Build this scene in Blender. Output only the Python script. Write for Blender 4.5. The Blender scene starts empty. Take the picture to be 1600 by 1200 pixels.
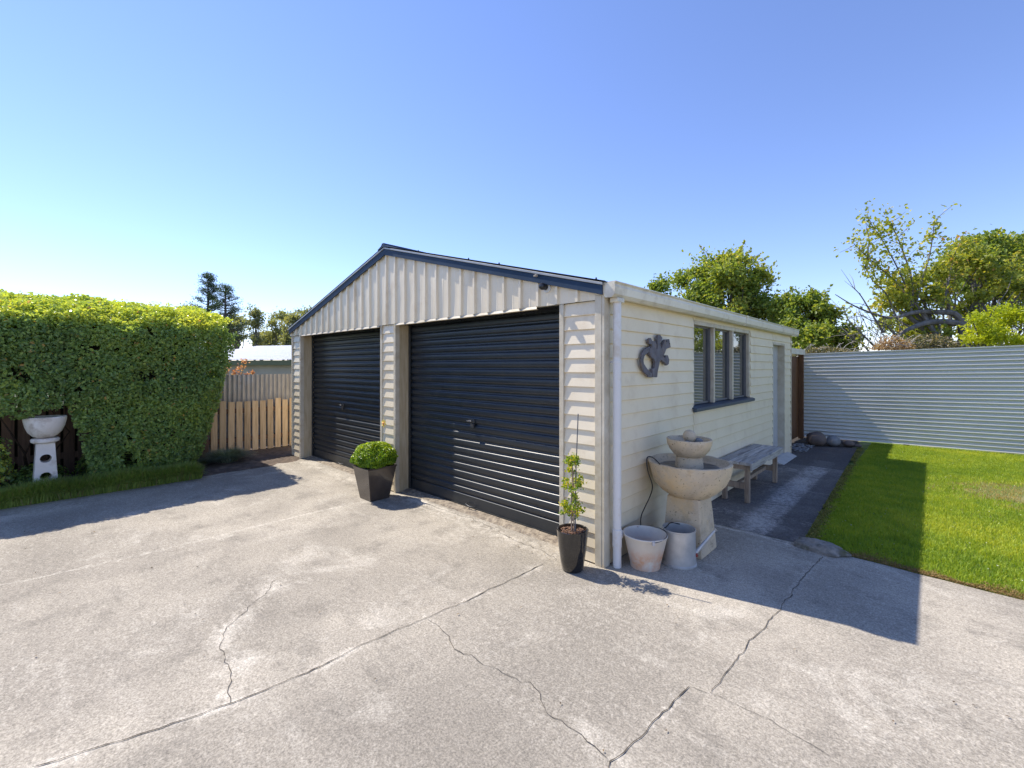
import bpy, math, random
import numpy as np
from mathutils import Vector, Matrix, noise
random.seed(7); rng = np.random.default_rng(11)
SC = bpy.context.scene
COL = SC.collection
R = math.radians

# ------------------------------------------------------------ camera geometry (measured)
CAM = np.array([1.905, -3.075, 1.6]); YAW = R(43.43)
FW = np.array([-math.sin(YAW), math.cos(YAW), 0.0]); RT = np.array([math.cos(YAW), math.sin(YAW), 0.0])
FPX, CX, HY = 694.0, 800.0, 571.5
def at(px, py, dep):
    """point seen at photo pixel (px,py) at a given depth in metres"""
    p = CAM + FW*dep + RT*((px-CX)/FPX*dep); p[2] += (HY-py)/FPX*dep
    return p
def gr(px, py, z=0.0):
    d = (1.6-z)*FPX/(py-HY); p = at(px, py, d); return (p[0], p[1])
def onside(px, py, x=0.0):
    d = FW*FPX + RT*(px-CX); t = (x-CAM[0])/d[0]
    return (CAM[1]+t*d[1], CAM[2]+(HY-py)*t)

# ------------------------------------------------------------ materials
def N(nt, t, **kw):
    n = nt.nodes.new(t)
    for k, v in kw.items():
        setattr(n, k, v)
    return n
def base(name):
    m = bpy.data.materials.new(name); m.use_nodes = True
    nt = m.node_tree; b = nt.nodes['Principled BSDF']
    return m, nt, b
def rgba(c): return (c[0], c[1], c[2], 1)
def mat(name, c1, c2=None, scale=4, rough=.6, bump=0, bscale=40, metal=0, spec=.5, stretch=(1,1,1), detail=5, lo=.35, hi=.65, c3=None, s3=1.0, rvar=0, coat=0):
    m, nt, b = base(name); L = nt.links.new
    tc = N(nt, 'ShaderNodeTexCoord'); mp = N(nt, 'ShaderNodeMapping'); mp.inputs['Scale'].default_value = stretch
    L(tc.outputs['Object'], mp.inputs[0])
    if c2 is None: c2 = tuple(x*.85 for x in c1)
    no = N(nt, 'ShaderNodeTexNoise'); no.inputs['Scale'].default_value = scale; no.inputs['Detail'].default_value = detail
    no.inputs['Roughness'].default_value = .6
    L(mp.outputs[0], no.inputs['Vector'])
    mr = N(nt, 'ShaderNodeMapRange'); mr.inputs[1].default_value = lo; mr.inputs[2].default_value = hi
    L(no.outputs[0], mr.inputs[0])
    mx = N(nt, 'ShaderNodeMix', data_type='RGBA'); mx.inputs[6].default_value = rgba(c1); mx.inputs[7].default_value = rgba(c2)
    L(mr.outputs[0], mx.inputs[0]); out = mx.outputs[2]
    if c3 is not None:
        n3 = N(nt, 'ShaderNodeTexNoise'); n3.inputs['Scale'].default_value = s3; n3.inputs['Detail'].default_value = 6; n3.inputs['Roughness'].default_value = .65
        L(tc.outputs['Object'], n3.inputs['Vector'])
        m3 = N(nt, 'ShaderNodeMapRange'); m3.inputs[1].default_value = .52; m3.inputs[2].default_value = .68
        L(n3.outputs[0], m3.inputs[0])
        x3 = N(nt, 'ShaderNodeMix', data_type='RGBA'); L(m3.outputs[0], x3.inputs[0]); L(out, x3.inputs[6]); x3.inputs[7].default_value = rgba(c3)
        out = x3.outputs[2]
    L(out, b.inputs['Base Color'])
    b.inputs['Roughness'].default_value = rough; b.inputs['Metallic'].default_value = metal
    b.inputs['Specular IOR Level'].default_value = spec
    b.inputs['Coat Weight'].default_value = coat
    if rvar:
        rm = N(nt, 'ShaderNodeMapRange'); rm.inputs[3].default_value = rough; rm.inputs[4].default_value = rough+rvar
        L(no.outputs[0], rm.inputs[0]); L(rm.outputs[0], b.inputs['Roughness'])
    if bump:
        nb = N(nt, 'ShaderNodeTexNoise'); nb.inputs['Scale'].default_value = bscale; nb.inputs['Detail'].default_value = 6
        L(mp.outputs[0], nb.inputs['Vector'])
        bp = N(nt, 'ShaderNodeBump'); bp.inputs['Strength'].default_value = bump; bp.inputs['Distance'].default_value = .01
        L(nb.outputs[0], bp.inputs['Height']); L(bp.outputs[0], b.inputs['Normal'])
    return m
def leafmat(name, stops, trans=.3, rough=.5):
    """stops: list of (pos, colour) along the per-leaf 'tint' attribute"""
    m, nt, b = base(name); L = nt.links.new
    a = N(nt, 'ShaderNodeAttribute'); a.attribute_name = 'tint'
    cr = N(nt, 'ShaderNodeValToRGB'); el = cr.color_ramp.elements
    while len(el) < len(stops): el.new(.5)
    for e, (p, c) in zip(el, stops): e.position = p; e.color = rgba(c)
    L(a.outputs['Fac'], cr.inputs[0]); L(cr.outputs[0], b.inputs['Base Color'])
    b.inputs['Roughness'].default_value = rough; b.inputs['Specular IOR Level'].default_value = .35
    tr = N(nt, 'ShaderNodeBsdfTranslucent')
    mm = N(nt, 'ShaderNodeMix', data_type='RGBA', blend_type='MULTIPLY'); mm.inputs[0].default_value = 1
    L(cr.outputs[0], mm.inputs[6]); mm.inputs[7].default_value = (2.2, 2.0, .7, 1)
    L(mm.outputs[2], tr.inputs[0])
    ms = N(nt, 'ShaderNodeMixShader'); ms.inputs[0].default_value = trans
    L(b.outputs[0], ms.inputs[1]); L(tr.outputs[0], ms.inputs[2])
    L(ms.outputs[0], nt.nodes['Material Output'].inputs[0])
    return m

M = {}
CREAM = (.82,.705,.50)
M['cream'] = mat('cream_board_paint', CREAM, (.78,.665,.46), 2.5, .42, .05, 18, rvar=.15, c3=(.72,.60,.41), s3=3.5)
M['cream_metal'] = mat('cream_metal_cladding', (.79,.69,.515), (.73,.63,.46), 1.6, .38, .12, 5, c3=(.64,.53,.37), s3=2.4)
M['cream_trim'] = mat('cream_trim_paint', (.62,.56,.44), (.50,.43,.31), 6, .5, .15, 25, c3=(.46,.38,.25), s3=5)
M['jamb'] = mat('jamb_timber', (.52,.43,.28), (.40,.31,.18), 5, .6, .3, 22, stretch=(6,6,.7))
M['navy'] = mat('navy_fascia_paint', (.018,.042,.085), (.014,.034,.068), 3, .55, rvar=.1, spec=.25)
M['gutter'] = mat('gutter_white', (.78,.73,.60), (.72,.665,.53), 3, .35, c3=(.58,.52,.40), s3=4)
M['pipe'] = mat('downpipe_plastic', (.72,.70,.67), (.68,.655,.62), 3, .35, c3=(.60,.53,.43), s3=5)
M['door'] = mat('roller_door_steel', (.013,.018,.024), (.018,.023,.027), 3, .32, .04, 10, rvar=.12, spec=.55, c3=(.024,.028,.030), s3=7)
M['rail'] = mat('roller_door_rail', (.03,.034,.038), (.05,.052,.05), 12, .4, metal=.3)
M['roof'] = mat('roof_steel', (.045,.06,.085), None, 4, .4)
M['flash'] = mat('grey_flashing', (.36,.36,.35), (.28,.28,.27), 8, .4, metal=.4)
M['slate'] = mat('sill_grey_paint', (.055,.075,.10), (.045,.06,.08), 8, .45)
M['frame'] = mat('window_frame_taupe', (.33,.29,.23), (.27,.235,.19), 8, .5)
M['frame_dark'] = mat('window_sash_grey', (.15,.15,.155), (.12,.12,.125), 8, .45)
M['black'] = mat('black_plastic', (.012,.012,.014), None, 8, .3)
M['white'] = mat('white_plastic', (.7,.7,.68), None, 8, .4)
M['chrome'] = mat('handle_metal', (.16,.165,.175), (.08,.08,.085), 30, .35, metal=.7)
M['glazed'] = mat('glazed_black_pot', (.016,.014,.013), (.022,.019,.016), 5, .10, .02, 12, coat=.6)
M['potsq'] = mat('dark_bronze_pot', (.085,.066,.05), (.055,.043,.034), 5, .18, .03, 14, coat=.4)
M['mulch'] = mat('bark_mulch', (.30,.17,.11), (.10,.055,.035), 60, .9, 1, 90)
M['galv'] = mat('weathered_galvanised_bucket', (.56,.55,.56), (.46,.45,.46), 5, .45, .1, 18, metal=.25, c3=(.62,.38,.22), s3=4.2)
M['galv2'] = mat('galvanised_can', (.60,.58,.54), (.47,.46,.43), 9, .38, .08, 25, metal=.45, c3=(.56,.55,.5), s3=5)
M['rust'] = mat('rusty_gecko_steel', (.17,.16,.18), (.11,.10,.105), 14, .7, .5, 40, metal=.2, c3=(.20,.15,.12), s3=12)
M['stone'] = mat('pale_cast_stone', (.86,.81,.73), (.80,.73,.64), 7, .8, .3, 60, c3=(.50,.42,.33), s3=4)
M['joint'] = mat('crack_dark', (.045,.038,.03), (.10,.085,.065), 60, .95)
M['cable'] = mat('cable_rubber', (.012,.012,.012), None, 5, .5)
M['soil'] = mat('garden_soil', (.13,.095,.07), (.065,.045,.032), 14, .95, .9, 55, c3=(.20,.145,.10), s3=5)
M['bed'] = mat('dark_bark_bed', (.03,.025,.02), (.055,.045,.035), 45, .95, 1, 60)
M['bark'] = mat('tree_bark', (.115,.095,.08), (.055,.045,.036), 9, .85, .6, 30, stretch=(1,1,.3))
M['bark_pale'] = mat('grey_tree_bark', (.22,.20,.18), (.10,.09,.08), 9, .85, .6, 30, stretch=(1,1,.3))
M['twig'] = mat('hedge_twigs', (.085,.055,.038), (.045,.03,.02), 20, .9)
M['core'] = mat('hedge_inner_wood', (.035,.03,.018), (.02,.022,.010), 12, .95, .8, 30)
M['rock1'] = mat('brown_boulder', (.16,.12,.095), (.11,.085,.07), 7, .75, .3, 40)
M['rock2'] = mat('grey_boulder', (.25,.25,.245), (.17,.17,.165), 7, .75, .3, 40)
M['rock3'] = mat('mossy_flat_stone', (.30,.27,.23), (.13,.12,.10), 14, .9, 1, 30, c3=(.09,.09,.035), s3=7)
M['whiteroof'] = mat('white_painted_roof', (.82,.82,.80), (.78,.78,.76), 2, .5)
M['olive'] = mat('olive_gutter', (.11,.13,.055), None, 2, .5)
M['nwall'] = mat('beige_neighbour_wall', (.42,.40,.33), (.37,.35,.29), 2, .7)
M['darkwood'] = mat('brown_post_wood', (.17,.075,.025), (.09,.036,.012), 5, .55, .3, 25, stretch=(5,5,.5))

def woodmat(name, c1, c2, c3, st, rough=.75):
    m, nt, b = base(name); L = nt.links.new
    tc = N(nt, 'ShaderNodeTexCoord'); mp = N(nt, 'ShaderNodeMapping'); mp.inputs['Scale'].default_value = st
    L(tc.outputs['Object'], mp.inputs[0])
    n1 = N(nt, 'ShaderNodeTexNoise'); n1.inputs['Scale'].default_value = 1; n1.inputs['Detail'].default_value = 8; n1.inputs['Roughness'].default_value = .7
    L(mp.outputs[0], n1.inputs['Vector'])
    cr = N(nt, 'ShaderNodeValToRGB'); e = cr.color_ramp.elements; e.new(.5)
    for x, (p, c) in zip(e, ((.3, c3), (.5, c2), (.68, c1))): x.position = p; x.color = rgba(c)
    L(n1.outputs[0], cr.inputs[0])
    a = N(nt, 'ShaderNodeAttribute'); a.attribute_name = 'tint'
    mr = N(nt, 'ShaderNodeMapRange'); mr.inputs[3].default_value = .78; mr.inputs[4].default_value = 1.18
    L(a.outputs['Fac'], mr.inputs[0])
    mx = N(nt, 'ShaderNodeVectorMath', operation='SCALE'); L(cr.outputs[0], mx.inputs[0]); L(mr.outputs[0], mx.inputs['Scale'])
    L(mx.outputs[0], b.inputs['Base Color']); b.inputs['Roughness'].default_value = rough
    bp = N(nt, 'ShaderNodeBump'); bp.inputs['Strength'].default_value = .5; bp.inputs['Distance'].default_value = .006
    L(n1.outputs[0], bp.inputs['Height']); L(bp.outputs[0], b.inputs['Normal'])
    return m
M['bench'] = woodmat('weathered_bench_wood', (.60,.565,.52), (.42,.39,.35), (.14,.12,.10), (26, 2.2, 26))
M['benchleg'] = woodmat('bench_leg_wood', (.50,.39,.28), (.38,.28,.20), (.18,.13,.09), (30, 30, 3))
M['pine_new'] = woodmat('new_pine_paling', (.74,.57,.36), (.66,.48,.28), (.44,.29,.15), (24, 24, 1.8))
M['paling_old'] = woodmat('old_brown_paling', (.27,.165,.11), (.20,.12,.078), (.09,.055,.036), (24, 24, 1.8))

# fountain: warm cast stone, blotches, darker grime along the rim and moss at the foot
def fountain_mat():
    m, nt, b = base('weathered_fountain_stone'); L = nt.links.new
    tc = N(nt, 'ShaderNodeTexCoord')
    def nz(s, d=7, r=.65):
        n = N(nt, 'ShaderNodeTexNoise'); n.inputs['Scale'].default_value = s; n.inputs['Detail'].default_value = d; n.inputs['Roughness'].default_value = r
        L(tc.outputs['Object'], n.inputs['Vector']); return n.outputs[0]
    def rr(o, a, bb):
        r = N(nt, 'ShaderNodeMapRange'); r.inputs[1].default_value = a; r.inputs[2].default_value = bb; L(o, r.inputs[0]); return r.outputs[0]
    def mix(f, c1, c2):
        x = N(nt, 'ShaderNodeMix', data_type='RGBA'); L(f, x.inputs[0])
        for i, c in ((6, c1), (7, c2)):
            if isinstance(c, tuple): x.inputs[i].default_value = rgba(c)
            else: L(c, x.inputs[i])
        return x.outputs[2]
    c = mix(rr(nz(4), .38, .62), (.68,.54,.35), (.55,.45,.32))
    c = mix(rr(nz(9), .52, .66), c, (.46,.36,.24))
    c = mix(rr(nz(55, 3), .62, .70), c, (.15,.11,.07))
    c = mix(rr(nz(2.2), .55, .7), c, (.70,.50,.26))
    L(c, b.inputs['Base Color']); b.inputs['Roughness'].default_value = .85
    bp = N(nt, 'ShaderNodeBump'); bp.inputs['Strength'].default_value = .6; bp.inputs['Distance'].default_value = .008
    L(nz(45, 8), bp.inputs['Height']); L(bp.outputs[0], b.inputs['Normal'])
    return m
M['fountain'] = fountain_mat()

def concrete_mat(name, ca, cb, cc, pale, big=.9):
    m, nt, b = base(name); L = nt.links.new
    g = N(nt, 'ShaderNodeNewGeometry'); P = g.outputs['Position']
    def nz(s, d=6, r=.6, v=None, dist=0):
        n = N(nt, 'ShaderNodeTexNoise'); n.inputs['Scale'].default_value = s; n.inputs['Detail'].default_value = d; n.inputs['Roughness'].default_value = r
        n.inputs['Distortion'].default_value = dist
        L(v or P, n.inputs['Vector']); return n.outputs[0]
    def rr(o, a, bb, c=0, d=1):
        r = N(nt, 'ShaderNodeMapRange'); r.inputs[1].default_value = a; r.inputs[2].default_value = bb; r.inputs[3].default_value = c; r.inputs[4].default_value = d
        L(o, r.inputs[0]); return r.outputs[0]
    def mix(f, c1, c2, mode='MIX'):
        x = N(nt, 'ShaderNodeMix', data_type='RGBA', blend_type=mode)
        if isinstance(f, float): x.inputs[0].default_value = f
        else: L(f, x.inputs[0])
        for i, c in ((6, c1), (7, c2)):
            if isinstance(c, tuple): x.inputs[i].default_value = rgba(c)
            else: L(c, x.inputs[i])
        return x.outputs[2]
    c = mix(rr(nz(big, 8, .62, dist=.4), .40, .60), ca, cb)
    c = mix(rr(nz(.42, 6, .6, dist=.5), .42, .62, 0, .75), c, cc)
    c = mix(rr(nz(3.1, 8, .7), .50, .68), c, cc)
    c = mix(rr(nz(1.7, 9, .72, dist=.6), .56, .74), c, pale)
    # streaks from weathering, stretched along the drive
    mp = N(nt, 'ShaderNodeMapping'); mp.inputs['Scale'].default_value = (.7, 3.2, 1); mp.inputs['Rotation'].default_value = (0,0,R(35)); L(P, mp.inputs[0])
    c = mix(rr(nz(2.0, 8, .7, mp.outputs[0]), .55, .75, 0, .5), c, pale)
    def gated(o, gt):
        q_ = N(nt, 'ShaderNodeMath', operation='MULTIPLY'); L(o, q_.inputs[0]); L(gt, q_.inputs[1]); return q_.outputs[0]
    g1 = rr(nz(.55, 5, .6), .42, .6, .15, 1); g2 = rr(nz(.8, 5, .6, dist=.3), .45, .62, .12, 1)
    c = mix(gated(rr(nz(15, 9, .8, dist=.3), .48, .66, 0, .55), g1), c, cc)
    c = mix(gated(rr(nz(24, 9, .8), .50, .68, 0, .75), g2), c, pale)
    a = N(nt, 'ShaderNodeAttribute'); a.attribute_name = 'pale'
    ad = N(nt, 'ShaderNodeMath', operation='ADD'); L(a.outputs['Fac'], ad.inputs[0]); L(rr(nz(16, 9, .8), .3, .7, -.55, .25), ad.inputs[1])
    c = mix(rr(ad.outputs[0], .02, .5, 0, .9), c, tuple(min(.8, x*1.10) for x in pale))
    a2 = N(nt, 'ShaderNodeAttribute'); a2.attribute_name = 'damp'
    c = mix(a2.outputs['Fac'], c, tuple(x*.62 for x in cb))
    # aggregate speckle
    f1 = nz(95, 4, .8); f2 = nz(38, 5, .75)
    s = N(nt, 'ShaderNodeMath', operation='MULTIPLY'); L(rr(f1, .3, .7, .46, 1.52), s.inputs[0]); L(rr(f2, .3, .7, .74, 1.24), s.inputs[1])
    vs = N(nt, 'ShaderNodeVectorMath', operation='SCALE'); L(c, vs.inputs[0]); L(s.outputs[0], vs.inputs['Scale'])
    vo = N(nt, 'ShaderNodeTexVoronoi'); vo.inputs['Scale'].default_value = 42; L(P, vo.inputs['Vector'])
    gate = N(nt, 'ShaderNodeMath', operation='MULTIPLY'); L(rr(vo.outputs['Distance'], .10, .17, 1, 0), gate.inputs[0]); L(rr(nz(5, 5), .50, .60, 0, .6), gate.inputs[1])
    c = mix(gate.outputs[0], vs.outputs[0], (.16,.145,.125))
    L(c, b.inputs['Base Color']); b.inputs['Roughness'].default_value = .9; b.inputs['Specular IOR Level'].default_value = .25
    h = N(nt, 'ShaderNodeMath', operation='ADD'); L(f1, h.inputs[0]); L(f2, h.inputs[1])
    bp = N(nt, 'ShaderNodeBump'); bp.inputs['Strength'].default_value = .55; bp.inputs['Distance'].default_value = .006
    L(h.outputs[0], bp.inputs['Height']); L(bp.outputs[0], b.inputs['Normal'])
    return m
M['concrete'] = concrete_mat('old_driveway_concrete', (.44,.392,.318), (.355,.316,.258), (.255,.228,.187), (.58,.53,.445))
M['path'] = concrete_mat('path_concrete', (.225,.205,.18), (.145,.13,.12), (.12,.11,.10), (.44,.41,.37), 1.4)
M['edge'] = mat('broken_concrete_edge', (.36,.30,.22), (.15,.12,.09), 22, .95, 1, 45)

def glassmat():
    m, nt, b = base('window_glass')
    b.inputs['Base Color'].default_value = (.03,.035,.035,1); b.inputs['Roughness'].default_value = .02
    b.inputs['Metallic'].default_value = 0; b.inputs['Specular IOR Level'].default_value = 1.0; b.inputs['IOR'].default_value = 2.3
    return m
M['glass'] = glassmat()
M['doorwhite'] = mat('side_door_gloss', (.55,.56,.57), None, 3, .12, spec=.9)
m = mat('zinc_fence', (.62,.61,.545), (.56,.55,.49), 1.2, .36, metal=.15, spec=.8); M['zinc'] = m
M['old_iron'] = mat('weathered_iron', (.52,.49,.44), (.38,.355,.32), 6, .55, .2, 20, metal=.3, stretch=(1,3,.6), c3=(.52,.55,.60), s3=1.6)

# ------------------------------------------------------------ object helpers
class MB:
    def __init__(s): s.v = []; s.f = []; s.t = []; s.sm = []
    def add(s, vs, fs, tint=None, smooth=False):
        o = len(s.v); s.v += [tuple(map(float, p)) for p in vs]; s.f += [[i+o for i in f] for f in fs]
        t = random.random() if tint is None else tint
        s.t += [t]*len(vs); s.sm += [smooth]*len(fs)
    def box(s, a, b, tint=None):
        x0,y0,z0 = a; x1,y1,z1 = b
        s.add([(x0,y0,z0),(x1,y0,z0),(x1,y1,z0),(x0,y1,z0),(x0,y0,z1),(x1,y0,z1),(x1,y1,z1),(x0,y1,z1)],
              [(0,3,2,1),(4,5,6,7),(0,1,5,4),(1,2,6,5),(2,3,7,6),(3,0,4,7)], tint)
    def prism(s, poly, axis, a, b, tint=None):
        """poly: 2-D outline; extruded along axis from a to b. axis 'x': poly=(y,z); 'y': (x,z); 'z': (x,y)"""
        n = len(poly)
        def mk(p, w): return {'x': (w,p[0],p[1]), 'y': (p[0],w,p[1]), 'z': (p[0],p[1],w)}[axis]
        vs = [mk(p, a) for p in poly]+[mk(p, b) for p in poly]
        fs = [tuple(range(n-1,-1,-1)), tuple(range(n,2*n))]+[(i,(i+1)%n,n+(i+1)%n,n+i) for i in range(n)]
        s.add(vs, fs, tint)
    def tube(s, pts, rad, n=8, caps=True, tint=None):
        pts = [Vector(p) for p in pts]
        if not hasattr(rad, '__len__'): rad = [rad]*len(pts)
        vs = []; up = None
        for i, p in enumerate(pts):
            d = (pts[min(i+1,len(pts)-1)]-pts[max(i-1,0)])
            if d.length < 1e-9: d = Vector((0,0,1))
            d.normalize()
            if up is None: up = Vector((0,0,1)) if abs(d.z) < .9 else Vector((1,0,0))
            a = d.cross(up)
            if a.length < 1e-6: a = d.cross(Vector((1,0,0)))
            a.normalize(); b = d.cross(a); up = -b if False else up
            for k in range(n):
                t = 2*math.pi*k/n; vs.append(p+(a*math.cos(t)+b*math.sin(t))*rad[i])
        fs = []
        for i in range(len(pts)-1):
            for k in range(n):
                fs.append((i*n+k, i*n+(k+1)%n, (i+1)*n+(k+1)%n, (i+1)*n+k))
        if caps: fs += [tuple(range(n-1,-1,-1)), tuple(range((len(pts)-1)*n, len(pts)*n))]
        s.add(vs, fs, tint, True)
    def lathe(s, prof, c=(0,0,0), n=48, jit=0, close=False, seed=0):
        vs = []; m_ = len(prof)
        for i, (r, z) in enumerate(prof):
            for k in range(n):
                t = 2*math.pi*k/n
                rr = r*(1+jit*noise.noise(Vector((math.cos(t)*2+seed, math.sin(t)*2, z*9)))) if jit else r
                zz = z+(jit*.35*noise.noise(Vector((math.cos(t)*3, math.sin(t)*3+seed, 5)))*.3 if jit else 0)
                vs.append((c[0]+rr*math.cos(t), c[1]+rr*math.sin(t), c[2]+zz))
        fs = [(i*n+k, i*n+(k+1)%n, (i+1)*n+(k+1)%n, (i+1)*n+k) for i in range(m_-1) for k in range(n)]
        if close: fs += [((m_-1)*n+k, (m_-1)*n+(k+1)%n, (k+1)%n, k) for k in range(n)]
        else:
            if prof[0][0] > 1e-4: fs.append(tuple(range(n-1,-1,-1)))
            if prof[-1][0] > 1e-4: fs.append(tuple(range((m_-1)*n, m_*n)))
        s.add(vs, fs, .5, True)
    def build(s, name, m, parent=None, bevel=0, fixn=True):
        me = bpy.data.meshes.new(name); me.from_pydata(s.v, [], s.f)
        a = me.attributes.new('tint', 'FLOAT', 'POINT'); a.data.foreach_set('value', s.t)
        me.polygons.foreach_set('use_smooth', s.sm)
        me.materials.append(m); me.update()
        if fixn:
            import bmesh
            bm = bmesh.new(); bm.from_mesh(me); bmesh.ops.recalc_face_normals(bm, faces=bm.faces); bm.to_mesh(me); bm.free()
        if any(s.sm):
            try: me.set_sharp_from_angle(angle=R(40))
            except Exception: pass
        o = bpy.data.objects.new(name, me); COL.objects.link(o)
        if parent is not None: o.parent = parent; o.matrix_parent_inverse = parent_inv(parent)
        if bevel:
            b = o.modifiers.new('bevel', 'BEVEL'); b.width = bevel; b.segments = 2; b.limit_method = 'ANGLE'; b.angle_limit = R(40)
        return o
def world(o):
    m_ = Matrix.Translation(o.location) @ o.rotation_euler.to_matrix().to_4x4()
    return (world(o.parent) @ o.matrix_parent_inverse @ m_) if o.parent else m_
def parent_inv(p): return world(p).inverted()
def tag(o, label=None, cat=None, group=None, kind=None):
    if label: o['label'] = label
    if cat: o['category'] = cat
    if group: o['group'] = group
    if kind: o['kind'] = kind
    return o
def thing(name, loc, label, cat, group=None):
    o = bpy.data.objects.new(name, None); COL.objects.link(o); o.location = loc; o.empty_display_size = .1
    return tag(o, label, cat, group)
def npmesh(name, V, F, m, tint=None, parent=None, smooth=False, extra=None):
    """V (n,3) float array; F (m,k) int array of equal sized faces"""
    me = bpy.data.meshes.new(name); n = len(V); k = F.shape[1]
    me.vertices.add(n); me.vertices.foreach_set('co', np.ascontiguousarray(V, dtype=np.float32).ravel())
    me.loops.add(F.size); me.loops.foreach_set('vertex_index', F.astype(np.int32).ravel())
    me.polygons.add(len(F)); me.polygons.foreach_set('loop_start', np.arange(0, F.size, k, dtype=np.int32))
    try: me.polygons.foreach_set('loop_total', np.full(len(F), k, dtype=np.int32))
    except Exception: pass
    me.update(calc_edges=True)
    me.polygons.foreach_set('use_smooth', np.full(len(F), smooth))
    if tint is not None:
        a = me.attributes.new('tint', 'FLOAT', 'POINT'); a.data.foreach_set('value', np.asarray(tint, dtype=np.float32))
    for kx, val in (extra or {}).items():
        a = me.attributes.new(kx, 'FLOAT', 'POINT'); a.data.foreach_set('value', np.asarray(val, dtype=np.float32))
    me.materials.append(m); me.validate()
    o = bpy.data.objects.new(name, me); COL.objects.link(o)
    if parent is not None: o.parent = parent; o.matrix_parent_inverse = parent_inv(parent)
    return o
def unit(a): return a/np.maximum(np.linalg.norm(a, axis=1, keepdims=True), 1e-9)
def leaves(C, size, nrm=None, spread=1.0, asp=.55, fold=.25, tint=None, updir=None, svar=.35):
    """one six-point folded leaf per centre; returns V, F, T"""
    n = len(C)
    rnd = unit(rng.normal(size=(n,3)))
    nn = rnd if nrm is None else unit(nrm+rnd*spread)
    d = rng.normal(size=(n,3)) if updir is None else rng.normal(size=(n,3))*.6+updir
    d = unit(d-nn*np.sum(d*nn, axis=1, keepdims=True)); s = np.cross(nn, d)
    L = size*(1+svar*(rng.random(n)*2-1)); L = L[:,None]; W = L*asp
    base_ = C-d*L*.5
    pts = [base_, base_+d*L*.35+s*W*.5+nn*W*fold, base_+d*L*.75+s*W*.36+nn*W*fold*.8, base_+d*L, base_+d*L*.75-s*W*.36+nn*W*fold*.8, base_+d*L*.35-s*W*.5+nn*W*fold]
    V = np.stack(pts, axis=1).reshape(-1,3)
    i = np.arange(n)[:,None]*6
    F = np.concatenate([i+np.array([[0,1,2,3]]), i+np.array([[0,3,4,5]])])
    t = rng.random(n) if tint is None else tint
    return V, F, np.repeat(t, 6)
def merge(parts):
    Vs, Fs, Ts = [], [], []; o = 0
    for V, F, T in parts: Vs.append(V); Fs.append(F+o); Ts.append(T); o += len(V)
    return np.concatenate(Vs), np.concatenate(Fs), np.concatenate(Ts)
def vnoise(P, s, seed=0):
    return np.array([noise.noise(Vector((p[0]*s+seed, p[1]*s+seed*1.7, p[2]*s))) for p in P])

# ------------------------------------------------------------ world, sun, camera
d = Vector((.757, .182, -1.0))
elev = math.atan2(1.0, math.hypot(.757, .182)); az = math.atan2(-.757, -.182)
w = bpy.data.worlds.new('World'); SC.world = w; w.use_nodes = True
nt = w.node_tree; bg = nt.nodes['Background']
sky = nt.nodes.new('ShaderNodeTexSky'); sky.sky_type = 'NISHITA'; sky.sun_disc = False
sky.sun_elevation = elev; sky.sun_rotation = az; sky.altitude = 0; sky.air_density = 1.0; sky.dust_density = 0; sky.ozone_density = 3.8
hz = nt.nodes.new('ShaderNodeMix'); hz.data_type = 'RGBA'; hz.blend_type = 'MULTIPLY'; hz.inputs[0].default_value = 1; hz.inputs[7].default_value = (.945,.885,1.05,1)
nt.links.new(sky.outputs[0], hz.inputs[6]); nt.links.new(hz.outputs[2], bg.inputs[0]); bg.inputs[1].default_value = .128
sl = bpy.data.lights.new('sun', 'SUN'); sl.energy = 3.8; sl.angle = R(.5); sl.color = (1, .93, .82)
so = bpy.data.objects.new('sun', sl); COL.objects.link(so); so.rotation_euler = d.to_track_quat('-Z', 'Y').to_euler(); so.location = (-8, -2, 12)
cd = bpy.data.cameras.new('camera'); cd.sensor_width = 36; cd.lens = FPX/1600*36; cd.shift_y = (HY-600)/1600; cd.clip_end = 2000; cd.clip_start = .05
co = bpy.data.objects.new('camera', cd); COL.objects.link(co); co.location = CAM; co.rotation_euler = (R(90), 0, YAW); SC.camera = co
SC.view_settings.view_transform = 'Standard'; SC.view_settings.look = 'None'; SC.view_settings.exposure = .86; SC.view_settings.gamma = 1
SC.render.resolution_x = 1024; SC.render.resolution_y = 768

# ------------------------------------------------------------ GROUND
big = MB(); big.add([(-600,-600,-.06),(600,-600,-.06),(600,900,-.06),(-600,900,-.06)], [(0,1,2,3)])
tag(big.build('ground', mat('far_ground', (.10,.12,.05), (.16,.14,.08), .3, .95)), kind='structure')

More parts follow.
